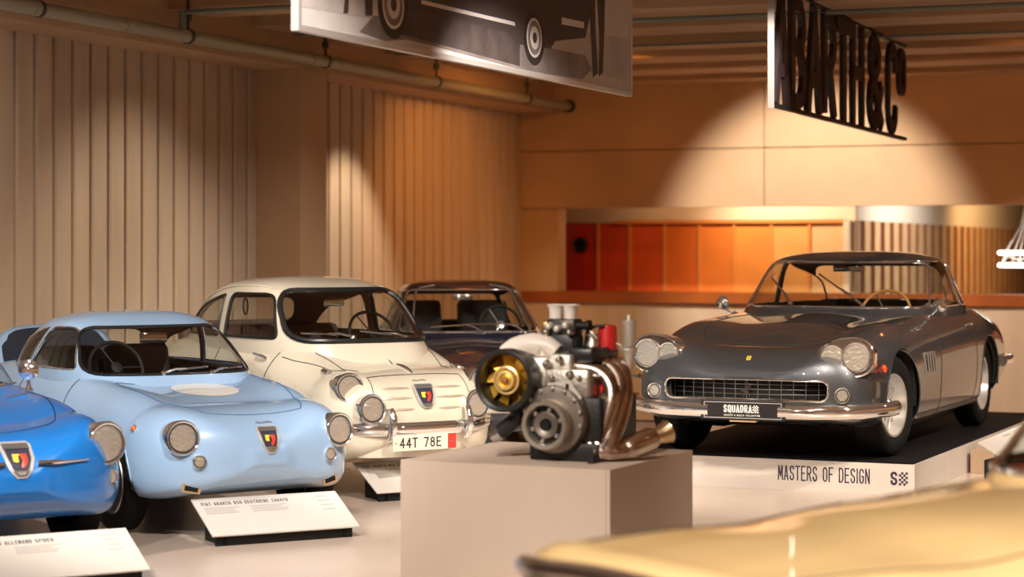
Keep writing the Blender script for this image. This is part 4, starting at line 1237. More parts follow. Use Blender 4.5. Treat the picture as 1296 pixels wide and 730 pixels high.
for s in SIDES:
    # twin headlights in an oval chrome nacelle
    cy, cz = .640 * s, .685
    d = Vector((1, .12 * s, .06)).normalized()
    p, n = c.front(cy, cz); base = Vector((p.x + .005, cy, cz))
    x = Vector((0, 0, 1)).cross(d).normalized(); up = d.cross(x)
    def oval(rx, rz, dx, n=40):
        out = []
        for k in range(n):
            a = 2 * math.pi * k / n; ca, sa = math.cos(a), math.sin(a)
            ex = rx * math.copysign(abs(ca) ** .85, ca); ez = rz * math.copysign(abs(sa) ** .85, sa)
            t = ex * s / rx          # +1 outer end, tall ; -1 inner end, low and pointed
            ez *= (1.0 + .14 * t) if t > -.3 else (1.0 + .14 * t) * (1 - .25 * (-.3 - t))
            out.append(base + x * ex + up * ez + d * (dx - .018 * (1 + t) * 0))
        return out
    rings = [oval(.185, .125, -.14), oval(.188, .128, .0), oval(.186, .126, .018), oval(.176, .117, .022), oval(.172, .112, .010)]
    V = [q for R in rings for q in R]; m = len(rings[0])
    F = [(i * m + j, i * m + (j + 1) % m, (i + 1) * m + (j + 1) % m, (i + 1) * m + j) for i in range(len(rings) - 1) for j in range(m)]
    nac = mesh_obj('headlight_nacelle', V, F, CHROME, c.root, True, 50)
    mesh_obj('nacelle_floor', rings[-1], [tuple(range(m))], mat('bronze_floor', (.16, .12, .09), .25, .8), nac, False)
    for off, r in ((.068, .098), (-.088, .078)):
        q = base + x * (off * s) + d * .012
        lp = c.lamp('headlight', q, d, r, depth=.022, bulge=.26, rim_w=.09); lp.parent = nac
    p, n = c.front(.635 * s, .445); lp = c.lamp('indicator', p, (1, .12 * s, 0), .052, depth=.02, bulge=.4, rim_w=.28)
    p, n = c.side(.36, .60, s); mb = MB(); mb.lathe([(.022, -.005), (.02, .012), (.010, .022), (0, .024)], p, n, 14, sx=.8, sy=1.3).build('side_marker', mat('orange_lens', (.85, .07, .01), .15, coat=1), c.root)
    # quarter vents behind the front wheel
    VM = mat('vent_silver', (.55, .53, .50), .25, .8)
    P0 = [c.side(xx, zz, s) for xx, zz in ((-.53, .66), (-.80, .66), (-.80, .52), (-.53, .52))]
    mb = MB(); mb.tube([p + n * .004 for p, n in P0] , .007, 6, closed=True); fr = mb.build('wing_vent', VM, c.root)
    for xx in (-.60, -.665, -.735):
        a, na = c.side(xx, .655, s); b, nb = c.side(xx - .0, .525, s)
        MB().tube([a + na * .004, b + nb * .004], .010, 6).build('vent_louvre', VM, fr)
    for xx in (-.565, -.63, -.70, -.77):
        a, na = c.side(xx, .645, s); b, nb = c.side(xx, .535, s)
        MB().tube([a, b], .012, 6).build('vent_slot', SHADOWGAP, fr)
    # door gaps, handle, sill strip
    c.line('door_gap', [(-1.02, .93), (-1.02, .7), (-.98, .45), (-.97, .24)], how=s, r=.0035)
    c.line('door_gap', [(-2.13, .93), (-2.15, .7), (-2.12, .45), (-2.05, .24)], how=s, r=.0035)
    p, n = c.side(-2.0, .80, s); MB().tube([p + n * .004 + Vector((.09, 0, 0)), p + n * .03 + Vector((.07, 0, 0)), p + n * .03 + Vector((-.05, 0, 0)), p + n * .004 + Vector((-.07, 0, 0))], .009, 8).build('door_handle', CHROME, c.root)
    c.line('sill_strip', [(-.42, .225), (-1.2, .225), (-2.24, .225)], how=s, r=.010, m=CHROME, lift=.004)
    mb = MB(); mb.rbox((-2.25, .60 * s - .06, .12), (-.40, .60 * s + .06, .20), .02).build('sill', BLACK, c.root)
    # round door mirrors on stalks
    p, n = c.side(-1.12, .885, s); q = p + Vector((.02, .10 * s, .09))
    mb = MB(); mb.tube([p, p + Vector((.015, .04 * s, .02)), p + Vector((.02, .09 * s, .07))], [.014, .009, .008], 8); mb.lathe([(.03, 0), (.02, .02), (.012, .03)], p, n, 14)
    w = mb.build('door_mirror', CHROME, c.root)
    MB().lathe([(.0, -.03), (.03, -.022), (.048, .0), (.052, .02), (0, .022)], q, (-.95, -.2 * s, 0), 20).build('mirror_head', CHROME, w)
    # bonnet seam
    c.line('bonnet_gap', [(-.78, .50 * s), (-.55, .535 * s), (-.1, .52 * s), (.25, .47 * s), (.37, .40 * s), (.385, .3 * s), (.39, 0)], how='down', r=.0035)
    # rear bumper end
    L = [(-3.15, .83 * s, .48), (-3.4, .83 * s, .48), (-3.62, .78 * s, .48), (-3.78, .62 * s, .48), (-3.83, .4 * s, .48), (-3.85, 0, .48)]
    MB().tube(curve(L, 6), .045, 10).build('rear_bumper', CHROME, c.root)
    MB().lathe([(.06, -.12), (.06, .02), (.04, .04), (0, .045)], (-3.70, .62 * s, .62), (-1, .2 * s, 0), 18).build('tail_light', mat('red_lens', (.6, .02, .02), .15, coat=1), c.root)
# grille
GM = mat('grille_alloy', (.42, .40, .38), .3, .9)
xg = c.front(0, .47)[0].x - .045
def gx(y): return xg - .10 * (abs(y) / .5) ** 2.2
mb = MB()
V = [(gx(y) - .05, y, z) for y in np.linspace(-.60, .60, 17) for z in (.36, .58)]
mb.add(V, [(2 * i, 2 * i + 1, 2 * i + 3, 2 * i + 2) for i in range(16)])
g = mb.build('grille', mat('grille_void', (.006, .006, .006), .7), c.root)
for k in range(15):
    y = -.535 + 1.07 * k / 14; MB().tube([(gx(y), y, .41), (gx(y), y, .53)], .0032, 6).build('grille_bar', GM, g)
for z in (.438, .47, .502):
    MB().tube([(gx(y), y, z) for y in np.linspace(-.55, .55, 15)], .0030, 6).build('grille_bar', GM, g)
P = [c.front(y, z)[0] if c.front(y, z)[0] else None for y, z in gr]
P = [q for q in P if q is not None]; P = resample([tuple(q) for q in P], .015)
MB().tube(P, .009, 8, closed=True).build('grille_surround', CHROME, g)
# rearing horse emblem in the grille, small yellow badge on the nose
mb = MB(); M = frame((gx(0) + .006, .045, .415), (0, -1, 0), (0, 0, 1))
for poly in ([(.030, .035), (.055, .030), (.062, .055), (.045, .078), (.030, .065)], [(.040, .070), (.052, .072), (.062, .095), (.050, .105), (.042, .095)], [(.028, .10), (.045, .108), (.052, .098), (.042, .088)],
             [(.034, .038), (.028, .005), (.020, .004), (.024, .030)], [(.052, .034), (.066, .012), (.074, .004), (.062, .004), (.046, .03)], [(.034, .062), (.014, .066), (.010, .052), (.016, .056), (.032, .054)], [(.034, .072), (.018, .084), (.012, .076), (.032, .064)],
             [(.056, .034), (.078, .042), (.082, .07), (.074, .05), (.056, .046)]):
    mb.prism(poly, M, .007)
mb.build('horse_emblem', CHROME, g, smooth=False)
p, n = c.front(0, .668); yy = Vector((0, -1, 0)); M = frame(p + n * .003, yy, n.cross(yy) * -1 if (n.cross(yy)).z < 0 else n.cross(yy))
yb = MB().prism([(-.014, -.020), (.014, -.020), (.014, .020), (-.014, .020)], M, .004).build('nose_badge', mat('badge_yellow', (.80, .55, .05), .35), c.root, smooth=False)
MB().prism([(-.006, -.014), (.007, -.012), (.005, .012), (-.005, .014)], M, .0052).build('badge_figure', PRINTBLACK, yb, smooth=False)
# front bumper halves, black number plate
for s in SIDES:
    L = [(.815, .235 * s, .335), (.805, .4 * s, .335), (.775, .55 * s, .337), (.72, .68 * s, .34), (.62, .80 * s, .345), (.48, .885 * s, .35), (.40, .90 * s, .355)]
    L = [tuple(q) for q in curve(L, 5)]
    if s < 0: L = L[::-1]
    bumper(c, L, .34, .045, .03, 'front_bumper')
pl = MB().rbox((.820, -.285, .275), (.835, .285, .40), .006).build('number_plate', mat('plate_black', (.012, .010, .011), .4), c.root, smooth=False)
def border(mb, w, h, M, t=.003, s=.004):
    mb.box((-w, -h, 0), (w, -h + s, t), M); mb.box((-w, h - s, 0), (w, h, t), M); mb.box((-w, -h, 0), (-w + s, h, t), M); mb.box((w - s, -h, 0), (w, h, t), M)
mb = MB(); border(mb, .262, .052, frame((.835, 0, .3375), (0, 1, 0), (0, 0, 1))); mb.build('plate_border', mat('plate_line', (.45, .44, .43), .4), pl, smooth=False)
def checker(mb, M, x, y, s, nx, ny, t):
    for i in range(nx):
        for j in range(ny):
            if (i + j) % 2 == 0: mb.prism([(x + i * s, y + j * s), (x + (i + 1) * s, y + j * s), (x + (i + 1) * s, y + (j + 1) * s), (x + i * s, y + (j + 1) * s)], M, t)
mb = MB(); M = frame((.8352, -.128, .322), (0, 1, 0), (0, 0, 1)); w = text(mb, 'SQUADRA', M, .050, .0235, .0045, .0085, .0012)
checker(mb, M, w + .004, 0, .0082, 5, 6, .0012)
M = frame((.8352, -.125, .300), (0, 1, 0), (0, 0, 1)); text(mb, 'ABARTH & RALLY COLLECTION', M, .011, .0062, .0040, .0022, .0012); mb.build('plate_lettering', WHITEPRINT, pl, smooth=False, kind='stuff')
MB().box((.80, -.09, .262), (.83, .09, .272)).build('plate_lamp', mat('brass_tan', (.52, .34, .18), .4, .4), c.root, smooth=False)
# wipers
for P in (((1000, 384), (978, 353)), ((1092, 388), (1037, 349))): c.glass_wiper(P, .009)
c.dash(-1.22, .60, .925, mat('wood_dash', (.12, .05, .02), .4)); c.steering((-1.42, .34, .905), .185, 62, wood=mat('wood_rim', (.52, .25, .07), .3, coat=1))
TS = mat('black_leather', (.03, .026, .024), .5)
for y in (.33, -.33): c.seat(-1.80, y, .55, .5, TS, .42)
c.seat(-2.45, 0, .60, 1.1, TS, .34)
p = MB(); p.rbox((-1.62, -.11, 1.205), (-1.60, .11, 1.265), .01); p.tube([(-1.61, 0, 1.26), (-1.60, 0, 1.31)], .012, 8); p.build('rear_view_mirror', mat('mirror_glass', (.6, .6, .58), .05, 1), c.root)
CAR_GT = c
# ------------------------------------------------------------------ bright blue open spider at the left edge of the view
PS = paint('bright_blue_paint', (.006, .165, .55))
c = Car('blue_spider', (-2.865, 11.0, 0), H33, 'bright blue open two-seater with a chrome moustache bar on its nose', cat='car')
keys = [(.28, .672, .21, .45, .735, .49, .70, .27, .68), (.05, .69, .19, .46, .775, .50, .745, .28, .735), (-.35, .69, .19, .47, .80, .52, .79, .28, .80),
        (-.60, .69, .19, .49, .815, .54, .82, .30, .83), (-1.1, .69, .19, .52, .825, .58, .81, .3, .81), (-1.6, .69, .19, .53, .83, .57, .83, .3, .84),
        (-2.0, .685, .20, .53, .83, .54, .83, .3, .84), (-2.45, .64, .25, .52, .77, .49, .77, .25, .77)]
c.body(keys, (.52, 2.5, .43), (.42, 2.2, .5), PS, .29, 2.0, (.325, .32), cabin_hole=rounded([(-.72, -.50), (-.72, .50), (-1.55, .50), (-1.55, -.50)], .12))
c.wheels(2.0, .585, .285, .15, {'kind': 'disc', 'rim_r': .19, 'mat': STEEL, 'slots': 12})
GAPS = mat('deep_blue_gap', (.002, .02, .08), .6)
for s in SIDES:
    c.lamp('headlight', (c.seat_x(.50 * s, .60, .112), .50 * s, .60), (1, .12 * s, .05), .112, depth=.03, rim_w=.14)
    p, n = c.front(.53 * s, .425)
    if p is not None: c.lamp('indicator', p - Vector((.01, 0, 0)), (1, .2 * s, 0), .040, depth=.018, bulge=.5, rim_w=.12)
    # moustache bars beside the shield
    L = [c.front(y * s, .535)[0] + Vector((.014, 0, 0)) for y in np.linspace(.085, .37, 10)]
    MB().tube(L, [.013, .013, .012, .012, .011, .008, .007, .006, .005, .003], 8).build('moustache_bar', CHROME, c.root)
    c.line('bonnet_gap', [(-.36, .46 * s), (-.2, .475 * s), (.05, .44 * s), (.30, .37 * s), (.44, .30 * s), (.47, .25 * s)], how='down', r=.004, m=GAPS)
    c.line('door_gap', [(-.70, .82), (-.70, .6), (-.66, .3)], how=s, r=.0035, m=GAPS); c.line('door_gap', [(-1.4, .82), (-1.42, .6), (-1.4, .3)], how=s, r=.0035, m=GAPS)
    p, n = c.down(.06, .51 * s)
c.line('bonnet_gap', [(.47, -.25), (.50, -.12), (.51, 0), (.50, .12), (.47, .25)], how='down', r=.004, m=GAPS)
shield(c, (0.0, .545), 'front', .17, .17)
# low wrap-around windscreen
V = []; F = []; n = 24
for j in range(n + 1):
    a = math.radians(-78 + 156 * j / n)
    for (zz, k, off) in ((-.02, 1.0, 0), (.09, .96, .05), (.18, .90, .10)):
        y = .575 * math.sin(a) * k; x = -.86 - off + .36 * math.cos(a)
        h = c.down(min(x, -.3), max(-.6, min(.6, .575 * math.sin(a))))[0]
        V.append((x, y, h.z + zz * (1 - .55 * max(0, abs(math.degrees(a)) - 50) / 28)))
for j in range(n):
    for i in range(2): F.append((j * 3 + i, j * 3 + 3 + i, j * 3 + 4 + i, j * 3 + 1 + i))
sc = mesh_obj('windscreen', V, F, GLASS, c.root)
MB().tube([V[j * 3 + 2] for j in range(n + 1)], .006, 6).build('screen_rim', CHROME, sc)
MB().tube([Vector(V[j * 3]) + Vector((0, 0, .02)) for j in range(n + 1)], .008, 6).build('screen_base', CHROME, sc)
# round chrome mirror on the near scuttle, seats, wheel, dash
for (x, y) in ((-.42, .50),):
    p, nn = c.down(x, y)
    mb = MB(); mb.lathe([(.026, 0), (.018, .015), (.011, .03), (.010, .07)], p, (0, 0, 1), 14); w = mb.build('scuttle_mirror', CHROME, c.root)
    MB().lathe([(0, -.012), (.035, -.008), (.054, .0), (.057, .014), (.05, .02), (0, .026)], p + Vector((0, 0, .115)), (.75, -.35, .1), 24).build('mirror_head', CHROME, w)
for y in (.26, -.26): c.seat(-1.08, y, .52, .46, mat('cream_leather', (.55, .46, .36), .5), .42)
c.dash(-.76, .48, .80, PS); c.steering((-.98, .26, .83), .18, 65, wood=mat('red_rim', (.5, .03, .04), .35))
for k in range(3):
    p, nn = c.down(-.30 + .012 * k, .10 + .035 * k); MB().tube([p + nn * .006, p + nn * .006 + Vector((-.03, .03, 0))], .005, 6).build('script_badge', CHROME, c.root)
p, nn = c.down(-.22, .30); MB().tube([p + nn * .008, c.down(-.24, .42)[0] + Vector((0, 0, .008))], .008, 6).build('washer_jet', CHROME, c.root)
CAR_SP = c

# ------------------------------------------------------------------ yellow car in the foreground, its bonnet reaching into the view
PY_ = paint('yellow_paint', (.90, .66, .33))
hy = (-.85, -.53)
c = Car('yellow_coupe', (.96, 5.92, 0), hy, 'yellow car close by, its bonnet seen low in the view', cat='car')
keys = [(.60, .68, .24, .50, .745, .56, .762, .28, .765), (.30, .70, .22, .50, .752, .56, .78, .28, .785), (0, .71, .2, .52, .752, .54, .792, .28, .805), (-.25, .72, .19, .54, .772, .56, .82, .3, .832),
        (-.55, .72, .19, .55, .79, .58, .838, .30, .85), (-1.3, .72, .19, .56, .83, .60, .86, .3, .87), (-2.0, .715, .20, .55, .84, .58, .86, .3, .87), (-2.45, .67, .25, .53, .80, .52, .80, .25, .80)]
c.body(keys, (.17, 4.0, .50, 3.2), (.42, 2.2, .5), PY_, .29, 2.0, (.325, .32), cabin_hole=rounded([(-1.05, -.52), (-1.05, .52), (-2.0, .48), (-2.0, -.48)], .12))
lev = [(.80, -.86, -2.38, .65), (.88, -.93, -2.30, .63), (1.02, -1.07, -2.14, .58), (1.16, -1.23, -1.96, .515), (1.24, -1.36, -1.82, .43), (1.275, -1.46, -1.70, .28), (1.285, -1.57, -1.58, 0)]
win = [('windscreen', rounded([(-.58, .885), (.58, .885), (.46, 1.18), (-.46, 1.18)], .07), 'x', lambda q: q.x > -1.5, CHROME, .016)]
for s in SIDES: win += [('side_window', rounded([(-1.16, .90), (-1.98, .90), (-1.76, 1.18), (-1.34, 1.18)], .05), 'y', lambda q, s=s: q.y * s > .2, CHROME, .008)]
win += [('rear_window', rounded([(-.45, .93), (.45, .93), (.38, 1.15), (-.38, 1.15)], .06), 'x', lambda q: q.x < -1.65, CHROME, .008)]
c.cabin(lev, PY_, win, 3.2, 2.7)
c.wheels(2.0, .60, .285, .15, {'kind': 'disc', 'rim_r': .19, 'mat': STEEL, 'slots': 10})
for s in SIDES:
    c.lamp('headlight', (c.seat_x(.49 * s, .56, .10), .49 * s, .56), (1, .06 * s, .05), .10, depth=.03)
    c.line('wing_trim', [(.45, .56), (0, .60), (-.8, .62), (-1.9, .62)], how=s, r=.010, m=CHROME, lift=.005)
    c.line('bonnet_gap', [(-.40, .50 * s), (0, .49 * s), (.6, .44 * s)], how='down', r=.004)
L = []
for y in np.linspace(-.60, .60, 21):
    h, nn = c.front(y, .715 - .03 * abs(y / .6) ** 2); L.append(h + Vector((.012, 0, 0)))
MB().tube(L, .030, 10).build('nose_trim', CHROME, c.root)
L = []
for y in np.linspace(-.36, .36, 15):
    h, nn = c.front(y, .53); L.append(h + Vector((.006, 0, 0)))
gy = MB().tube(L, .055, 10, sx=1.0).build('grille', BLACK, c.root)
for z in (.50, .53, .56): MB().tube([Vector((q.x + .055, q.y, z)) for q in L], .006, 6).build('grille_bar', CHROME, gy)
RS2 = mat('dark_red_seat', (.22, .010, .012), .55)
for y in (.27, -.27): c.seat(-1.36, y, .58, .48, RS2, .55)
c.dash(-1.12, .50, .885, RS2); c.steering((-1.28, .27, .93), .17, 65)
L = [(.83 - .12 * abs(y / .66) ** 2.5, y, .40) for y in np.linspace(-.68, .68, 21)]
bumper(c, L, .40, .042, .026)
CAR_YE = c

# ------------------------------------------------------------------ platform of the grand tourer
pfr = on_z(1157.5, 628.5, 0); pfl = on_z(878, 616.0, 0)
ex = Vector((.910, -.415, 0)).normalized(); ey = Vector((.415, .910, 0)).normalized()
PWID = 1.97; PLEN = 4.45
plat = empty('car_platform', pfr, math.atan2(ex.y, ex.x), 'low white display platform with lettering under the graphite car', 'platform')
PLW = mat('platform_white', (.56, .50, .45), .5, noise=.03, noise_scale=5)
MB().box((-PWID, 0, 0), (0, PLEN, PZ - .014)).build('platform_base', PLW, plat, smooth=False)
MB().box((-PWID + .012, .012, PZ - .014), (-.012, PLEN - .012, PZ)).build('black_top', mat('black_matt_top', (.006, .005, .006), .8, spec=.15), plat, smooth=False)
pin = Matrix.Translation(pfr) @ Matrix.Rotation(math.atan2(ex.y, ex.x), 4, 'Z'); pin.invert()
def ppt(px, py):
    q = pin @ on_plane(px, py, pfr, ey); return q.x, q.z
NAVYP = mat('navy_print', (.022, .014, .045), .55)
x0, z0 = ppt(985, 609.5); x1, z1 = ppt(1095, 612.5)
zb = .068; hh = .098
s_ = 'MASTERS OF DESIGN'; nch = 15; 
wch = (x1 - x0) / (13.35 + 2 * .7 + 16 * .26)
mb = MB(); text(mb, s_, frame((x0, -.0005, zb), (1, 0, 0), (0, 0, 1)), hh, wch, wch * .26, wch * .26, .002); mb.build('lettering', NAVYP, plat, smooth=False, kind='stuff')
x0, _ = ppt(1127, 614)
mb = MB(); M = frame((x0, -.0005, zb), (1, 0, 0), (0, 0, 1)); text(mb, 'S', M, .088, .046, 0, .014, .002); checker(mb, M, .056, 0, .0145, 4, 6, .002)
mb.build('logo', NAVYP, plat, smooth=False)

# ------------------------------------------------------------------ info panels on the floor
PANEL = mat('panel_white', (.68, .63, .58), .42)
INK = mat('panel_ink', (.10, .08, .08), .6); INK2 = mat('panel_grey_ink', (.42, .38, .35), .6)
def info_panel(bl, br, title, label, rise=.16, run=.34, zb=.045, title_x=.04, skip=0.0):
    b0 = on_z(*bl, zb); b1 = on_z(*br, zb); x = (b1 - b0); L = x.length; x.normalize()
    back = Vector((-x.y, x.x, 0))
    root = empty('info_panel', (b0.x, b0.y, 0), math.atan2(x.y, x.x), label, 'sign')
    D = math.hypot(rise, run); M = frame((0, 0, zb), (1, 0, 0), (0, run, rise))
    MB().box((0, 0, 0), (L, D, .008), M).build('panel_board', PANEL, root, smooth=False)
    MB().box((.03, .03, 0), (L - .03, .05, zb - .002)).build('foot_bar', BLACK, root, smooth=False)
    for xx in (.08, L - .08):
        V = [(xx - .01, .03, 0), (xx - .01, run * .9, 0), (xx - .01, run * .9, zb + rise * .88), (xx - .01, .03, zb), (xx + .01, .03, 0), (xx + .01, run * .9, 0), (xx + .01, run * .9, zb + rise * .88), (xx + .01, .03, zb)]
        MB().add(V, [(0, 1, 2, 3), (7, 6, 5, 4), (0, 4, 5, 1), (1, 5, 6, 2), (2, 6, 7, 3), (3, 7, 4, 0)]).build('stand', BLACK, root, smooth=False)
    if title:
        mb = MB(); text(mb, title, M @ Matrix.Translation((title_x, D - .075, .0082)), .032, .0125, .0045, .0045, .0006); mb.build('title_lettering', INK, root, smooth=False)
    mb = MB(); rnd = random.Random(len(title or 'x') + int(L * 100))
    for cx in (.04, L * .36):
        for r in range(4):
            mb.box((cx, D - .105 - r * .018, .0082), (cx + L * .26 * rnd.uniform(.75, 1), D - .105 - r * .018 + .006, .0088), M)
    for r in range(4):
        mb.box((L - .14, D - .05 - r * .045, .0082), (L - .14 + rnd.uniform(.05, .09), D - .05 - r * .045 + .007, .0088), M)
    mb.build('body_text', INK2, root, smooth=False, kind='stuff')
    return root
info_panel((269, 680), (455, 667), 'FIAT ABARTH 850 SESTRIERE ZAGATO', 'white slanted info panel on the floor before the light blue coupe', zb=.055)
# panel of the spider runs out of the view at the left
q1 = on_z(190, 722, .055); dxp = Vector((.86, .51, 0)).normalized(); q0 = q1 - dxp * .92
info_panel((648 + FPX * q0.x / q0.y, HOR + FPX * (EYE - .055) / q0.y), (190, 722), 'FIAT ABARTH 750 ALLEMANO SPIDER', 'white slanted info panel on the floor before the blue spider', zb=.055, title_x=.045)
q0 = on_z(477, 625, .055); q1 = q0 + dxp * .86
info_panel((477, 625), (648 + FPX * q1.x / q1.y, HOR + FPX * (EYE - .055) / q1.y), 'FIAT ABARTH 850 TC', 'white slanted info panel on the floor before the cream saloon', zb=.055)
# panel beside the platform, on a black block
q0 = Vector((3.0, 12.55, .0)); 
rt = empty('info_panel', (3.18, 13.35, 0), math.radians(66), 'white slanted info panel on a black block beside the platform', 'sign')
M = Matrix.Translation((0, 0, .30)) @ Matrix.Rotation(math.radians(-90), 4, 'Z')
M = frame((.30, -.06, .33), (-1, 0, 0), (0, .30, .16))
cA = on_plane(1238, 561, (0, 0, .36), (0, 0, 1)); cB = on_plane(1284.5, 591.5, (0, 0, .25), (0, 0, 1)); cC = on_plane(1304, 534, (0, 0, .42), (0, 0, 1))
rt.location = (cB.x, cB.y, 0); rt.rotation_euler = (0, 0, 0)
a_ = cA - cB; u_ = (cC - cA); Vp = []
A3 = Vector((a_.x, a_.y, cA.z)); B3 = Vector((0, 0, cB.z)); 
e1 = (A3 - B3); e2 = Vector((u_.x, u_.y, u_.z)); nn = e1.cross(e2).normalized()
if nn.z < 0: nn = -nn
Q = [B3, B3 + e2, A3 + e2, A3]
MB().add([tuple(q) for q in Q] + [tuple(q + nn * .008) for q in Q], [(3, 2, 1, 0), (4, 5, 6, 7), (0, 1, 5, 4), (1, 2, 6, 5), (2, 3, 7, 6), (3, 0, 4, 7)]).build('panel_board', PANEL, rt, smooth=False)
mid = (Q[0] + Q[1] + Q[2] + Q[3]) / 4
M = frame(Q[3] * .5 + Q[2] * .5 + nn * .0085, e2, -e1)
mb = MB()
for r in range(2): mb.box((-.16, .03 + r * .05, 0), (-.02 - .03 * r, .05 + r * .05, .0006), M)
mb.build('heading_bars', INK2, rt, smooth=False, kind='stuff')
mb = MB()
for r in range(4): mb.box((.02, .03 + r * .04, 0), (.16, .036 + r * .04, .0006), M)
mb.build('body_text', INK2, rt, smooth=False, kind='stuff')
lo = min(q.z for q in Q)
bx0 = Q[0] * .72 + Q[1] * .08 + Q[3] * .20
e1n = Vector((e1.x, e1.y, 0)).normalized(); e2n = Vector((e2.x, e2.y, 0)).normalized()
ct = (Q[0] * .55 + Q[3] * .45); ct = ct + e2n * .14
MB().box((-.11, -.10, 0), (.11, .10, ct.z - .03), frame((ct.x, ct.y, 0), e2n, e1n)).build('stand', BLACK, rt, smooth=False)
# small beige block at the flank of the platform
f0 = on_z(1228, 599, 0)
blk = empty('side_block', (f0.x, f0.y, 0), math.atan2(ex.y, ex.x), 'small beige block standing against the side of the platform', 'block')
MB().rbox((0, 0, 0), (.17, .34, .165), .004).build('block_body', mat('beige_block', (.42, .29, .19), .6), blk, smooth=False)
MB().box((.012, .012, .165), (.158, .328, .169)).build('block_top', mat('beige_block_top', (.50, .36, .25), .6), blk, smooth=False)

# ------------------------------------------------------------------ engine plinth
PH = .60
fr_ = on_z(772, 594.8, PH); fl_ = on_z(507, 581.5, PH); br_ = on_z(878.5, 569.6, PH)
px_ = (fr_ - fl_).normalized(); py_ = Vector((-px_.y, px_.x, 0)); PW = (fr_ - fl_).length; PD = (br_ - fr_).length
pln = empty('display_plinth', (fl_.x, fl_.y, 0), math.atan2(px_.y, px_.x), 'large beige display plinth that carries the racing engine', 'plinth')
PLM = mat('plinth_taupe', (.50, .405, .335), .5, noise=.04, noise_scale=2.5)
t = .02
MB().box((0, 0, 0), (PW - t, t, PH)).build('front_panel', PLM, pln, smooth=False)
MB().box((PW - t + .0015, 0, 0), (PW, PD, PH)).build('side_panel', PLM, pln, smooth=False)
MB().box((0, t, 0), (t, PD, PH)).build('side_panel', PLM, pln, smooth=False)
MB().box((t, PD - t, 0), (PW - t, PD, PH)).build('back_panel', PLM, pln, smooth=False)
MB().box((t, t, PH - .03), (PW - t, PD - t, PH - .0008)).build('top_panel', PLM, pln, smooth=False)
# ------------------------------------------------------------------ racing engine on the plinth
en_c = fl_ + px_ * (PW * .5) + py_ * (PD * .5)
ER = math.atan2(px_.y, px_.x)
eng = empty('racing_engine', (en_c.x, en_c.y, PH), ER, 'bare racing engine with golden cooling fan and bundled exhaust pipes', 'engine')
Ei = (Matrix.Translation((en_c.x, en_c.y, PH)) @ Matrix.Rotation(ER, 4, 'Z')).inverted()
def E(px, py, d=0.0):
    """engine-local point seen at a pixel, on the upright plane d metres behind the plinth's centre"""
    return Ei @ on_plane(px, py, en_c + py_ * d, py_)
ALU = mat('cast_aluminium', (.50, .46, .41), .42, .85, bump=.25, bump_scale=60)
ALUL = mat('pale_casting', (.66, .62, .55), .45, .6, bump=.2, bump_scale=50)
DARKC = mat('dark_casting_engine', (.014, .012, .011), .5, .3, bump=.2, bump_scale=50)
IRON = mat('grey_iron', (.22, .19, .165), .42, .8)
EXH = mat('heat_tinted_steel', (.52, .42, .36), .27, 1.0, noise=.25, noise_scale=7)
REDM = mat('red_lacquer', (.52, .012, .015), .35, coat=.6)
REDG = mat('bright_red_paint', (.85, .02, .02), .4)
GOLD = mat('golden_fan', (.72, .42, .05), .32, .75)
GOLDL = mat('pale_gold_hub', (.90, .68, .30), .28, .6)
WHT = mat('white_trumpet', (.78, .74, .68), .35, .2)
def lz(p): return Vector(p)
S = PW * 0 + 1 / 265.0
# sump and base
a = E(672, 578, -.22); b = E(775, 560, -.22)
MB().rbox((a.x, -.24, 0.0), (a.x + .36, .22, .085), .012).build('sump', DARKC, eng)
mb = MB()
for k in range(7): mb.box((a.x + .352, -.23 + k * .022, .02), (a.x + .368, -.222 + k * .022, .085))
mb.build('sump_fins', ALUL, eng, smooth=False)
# block
cb = E(700, 533, -.24)
MB().rbox((cb.x - .10, -.22, .08), (cb.x + .24, .22, .30), .02).build('block', DARKC, eng)
MB().rbox((cb.x - .07, -.20, .28), (cb.x + .17, .22, .43), .02).build('cylinder_head', ALU, eng)
mb = MB(); 
for k in range(5): mb.lathe([(.012, 0), (.012, .02), (.006, .022), (.006, .04)], (cb.x + .175, -.16 + k * .085, .40), (1, 0, 0), 10)
mb.build('stud_nut', STEEL, eng)
# flywheel housing and flywheel (face to the camera)
fw = Vector((cb.x, -.24, cb.z))
MB().lathe([(.145, -.04), (.165, -.02), (.165, .03), (.155, .05), (.13, .055), (.0, .055)], fw + Vector((.012, .02, .01)), (0, -1, 0), 40).build('bell_housing', IRON, eng)
fly = MB().ring([(.118, 0), (.122, .05), (.112, .068), (.094, .066), (.088, .045), (.088, 0)], fw + Vector((-.004, -.03, -.012)), (0, -1, 0), 44).build('flywheel', mat('pale_iron', (.46, .42, .36), .35, .8), eng)
q = fw + Vector((-.004, -.03, -.012))
MB().lathe([(.09, .02), (.09, .03), (.0, .03)], q, (0, -1, 0), 36).build('clutch_face', DARKC, fly)
MB().ring([(.050, .02), (.064, .045), (.056, .052), (.044, .05), (.030, .045), (.030, .02)], q, (0, -1, 0), 30).build('clutch_hub', IRON, fly)
MB().lathe([(.026, .03), (.022, .05), (0, .05)], q, (0, -1, 0), 20).build('hub_bore', BLACK, fly)
for k in range(6):
    an = 2 * math.pi * k / 6 + .3
    MB().lathe([(.011, .028), (.011, .044), (0, .046)], q + Vector((.074 * math.cos(an), 0, .074 * math.sin(an))), (0, -1, 0), 10).build('clutch_bolt', STEEL, fly)
for k in range(9):
    an = math.radians(-10 + 200 * k / 8); MB().lathe([(.010, .05), (.010, .064), (0, .066)], fw + Vector((.012 + .146 * math.cos(an), .02, .01 + .146 * math.sin(an))), (0, -1, 0), 8).build('housing_bolt', STEEL, eng)
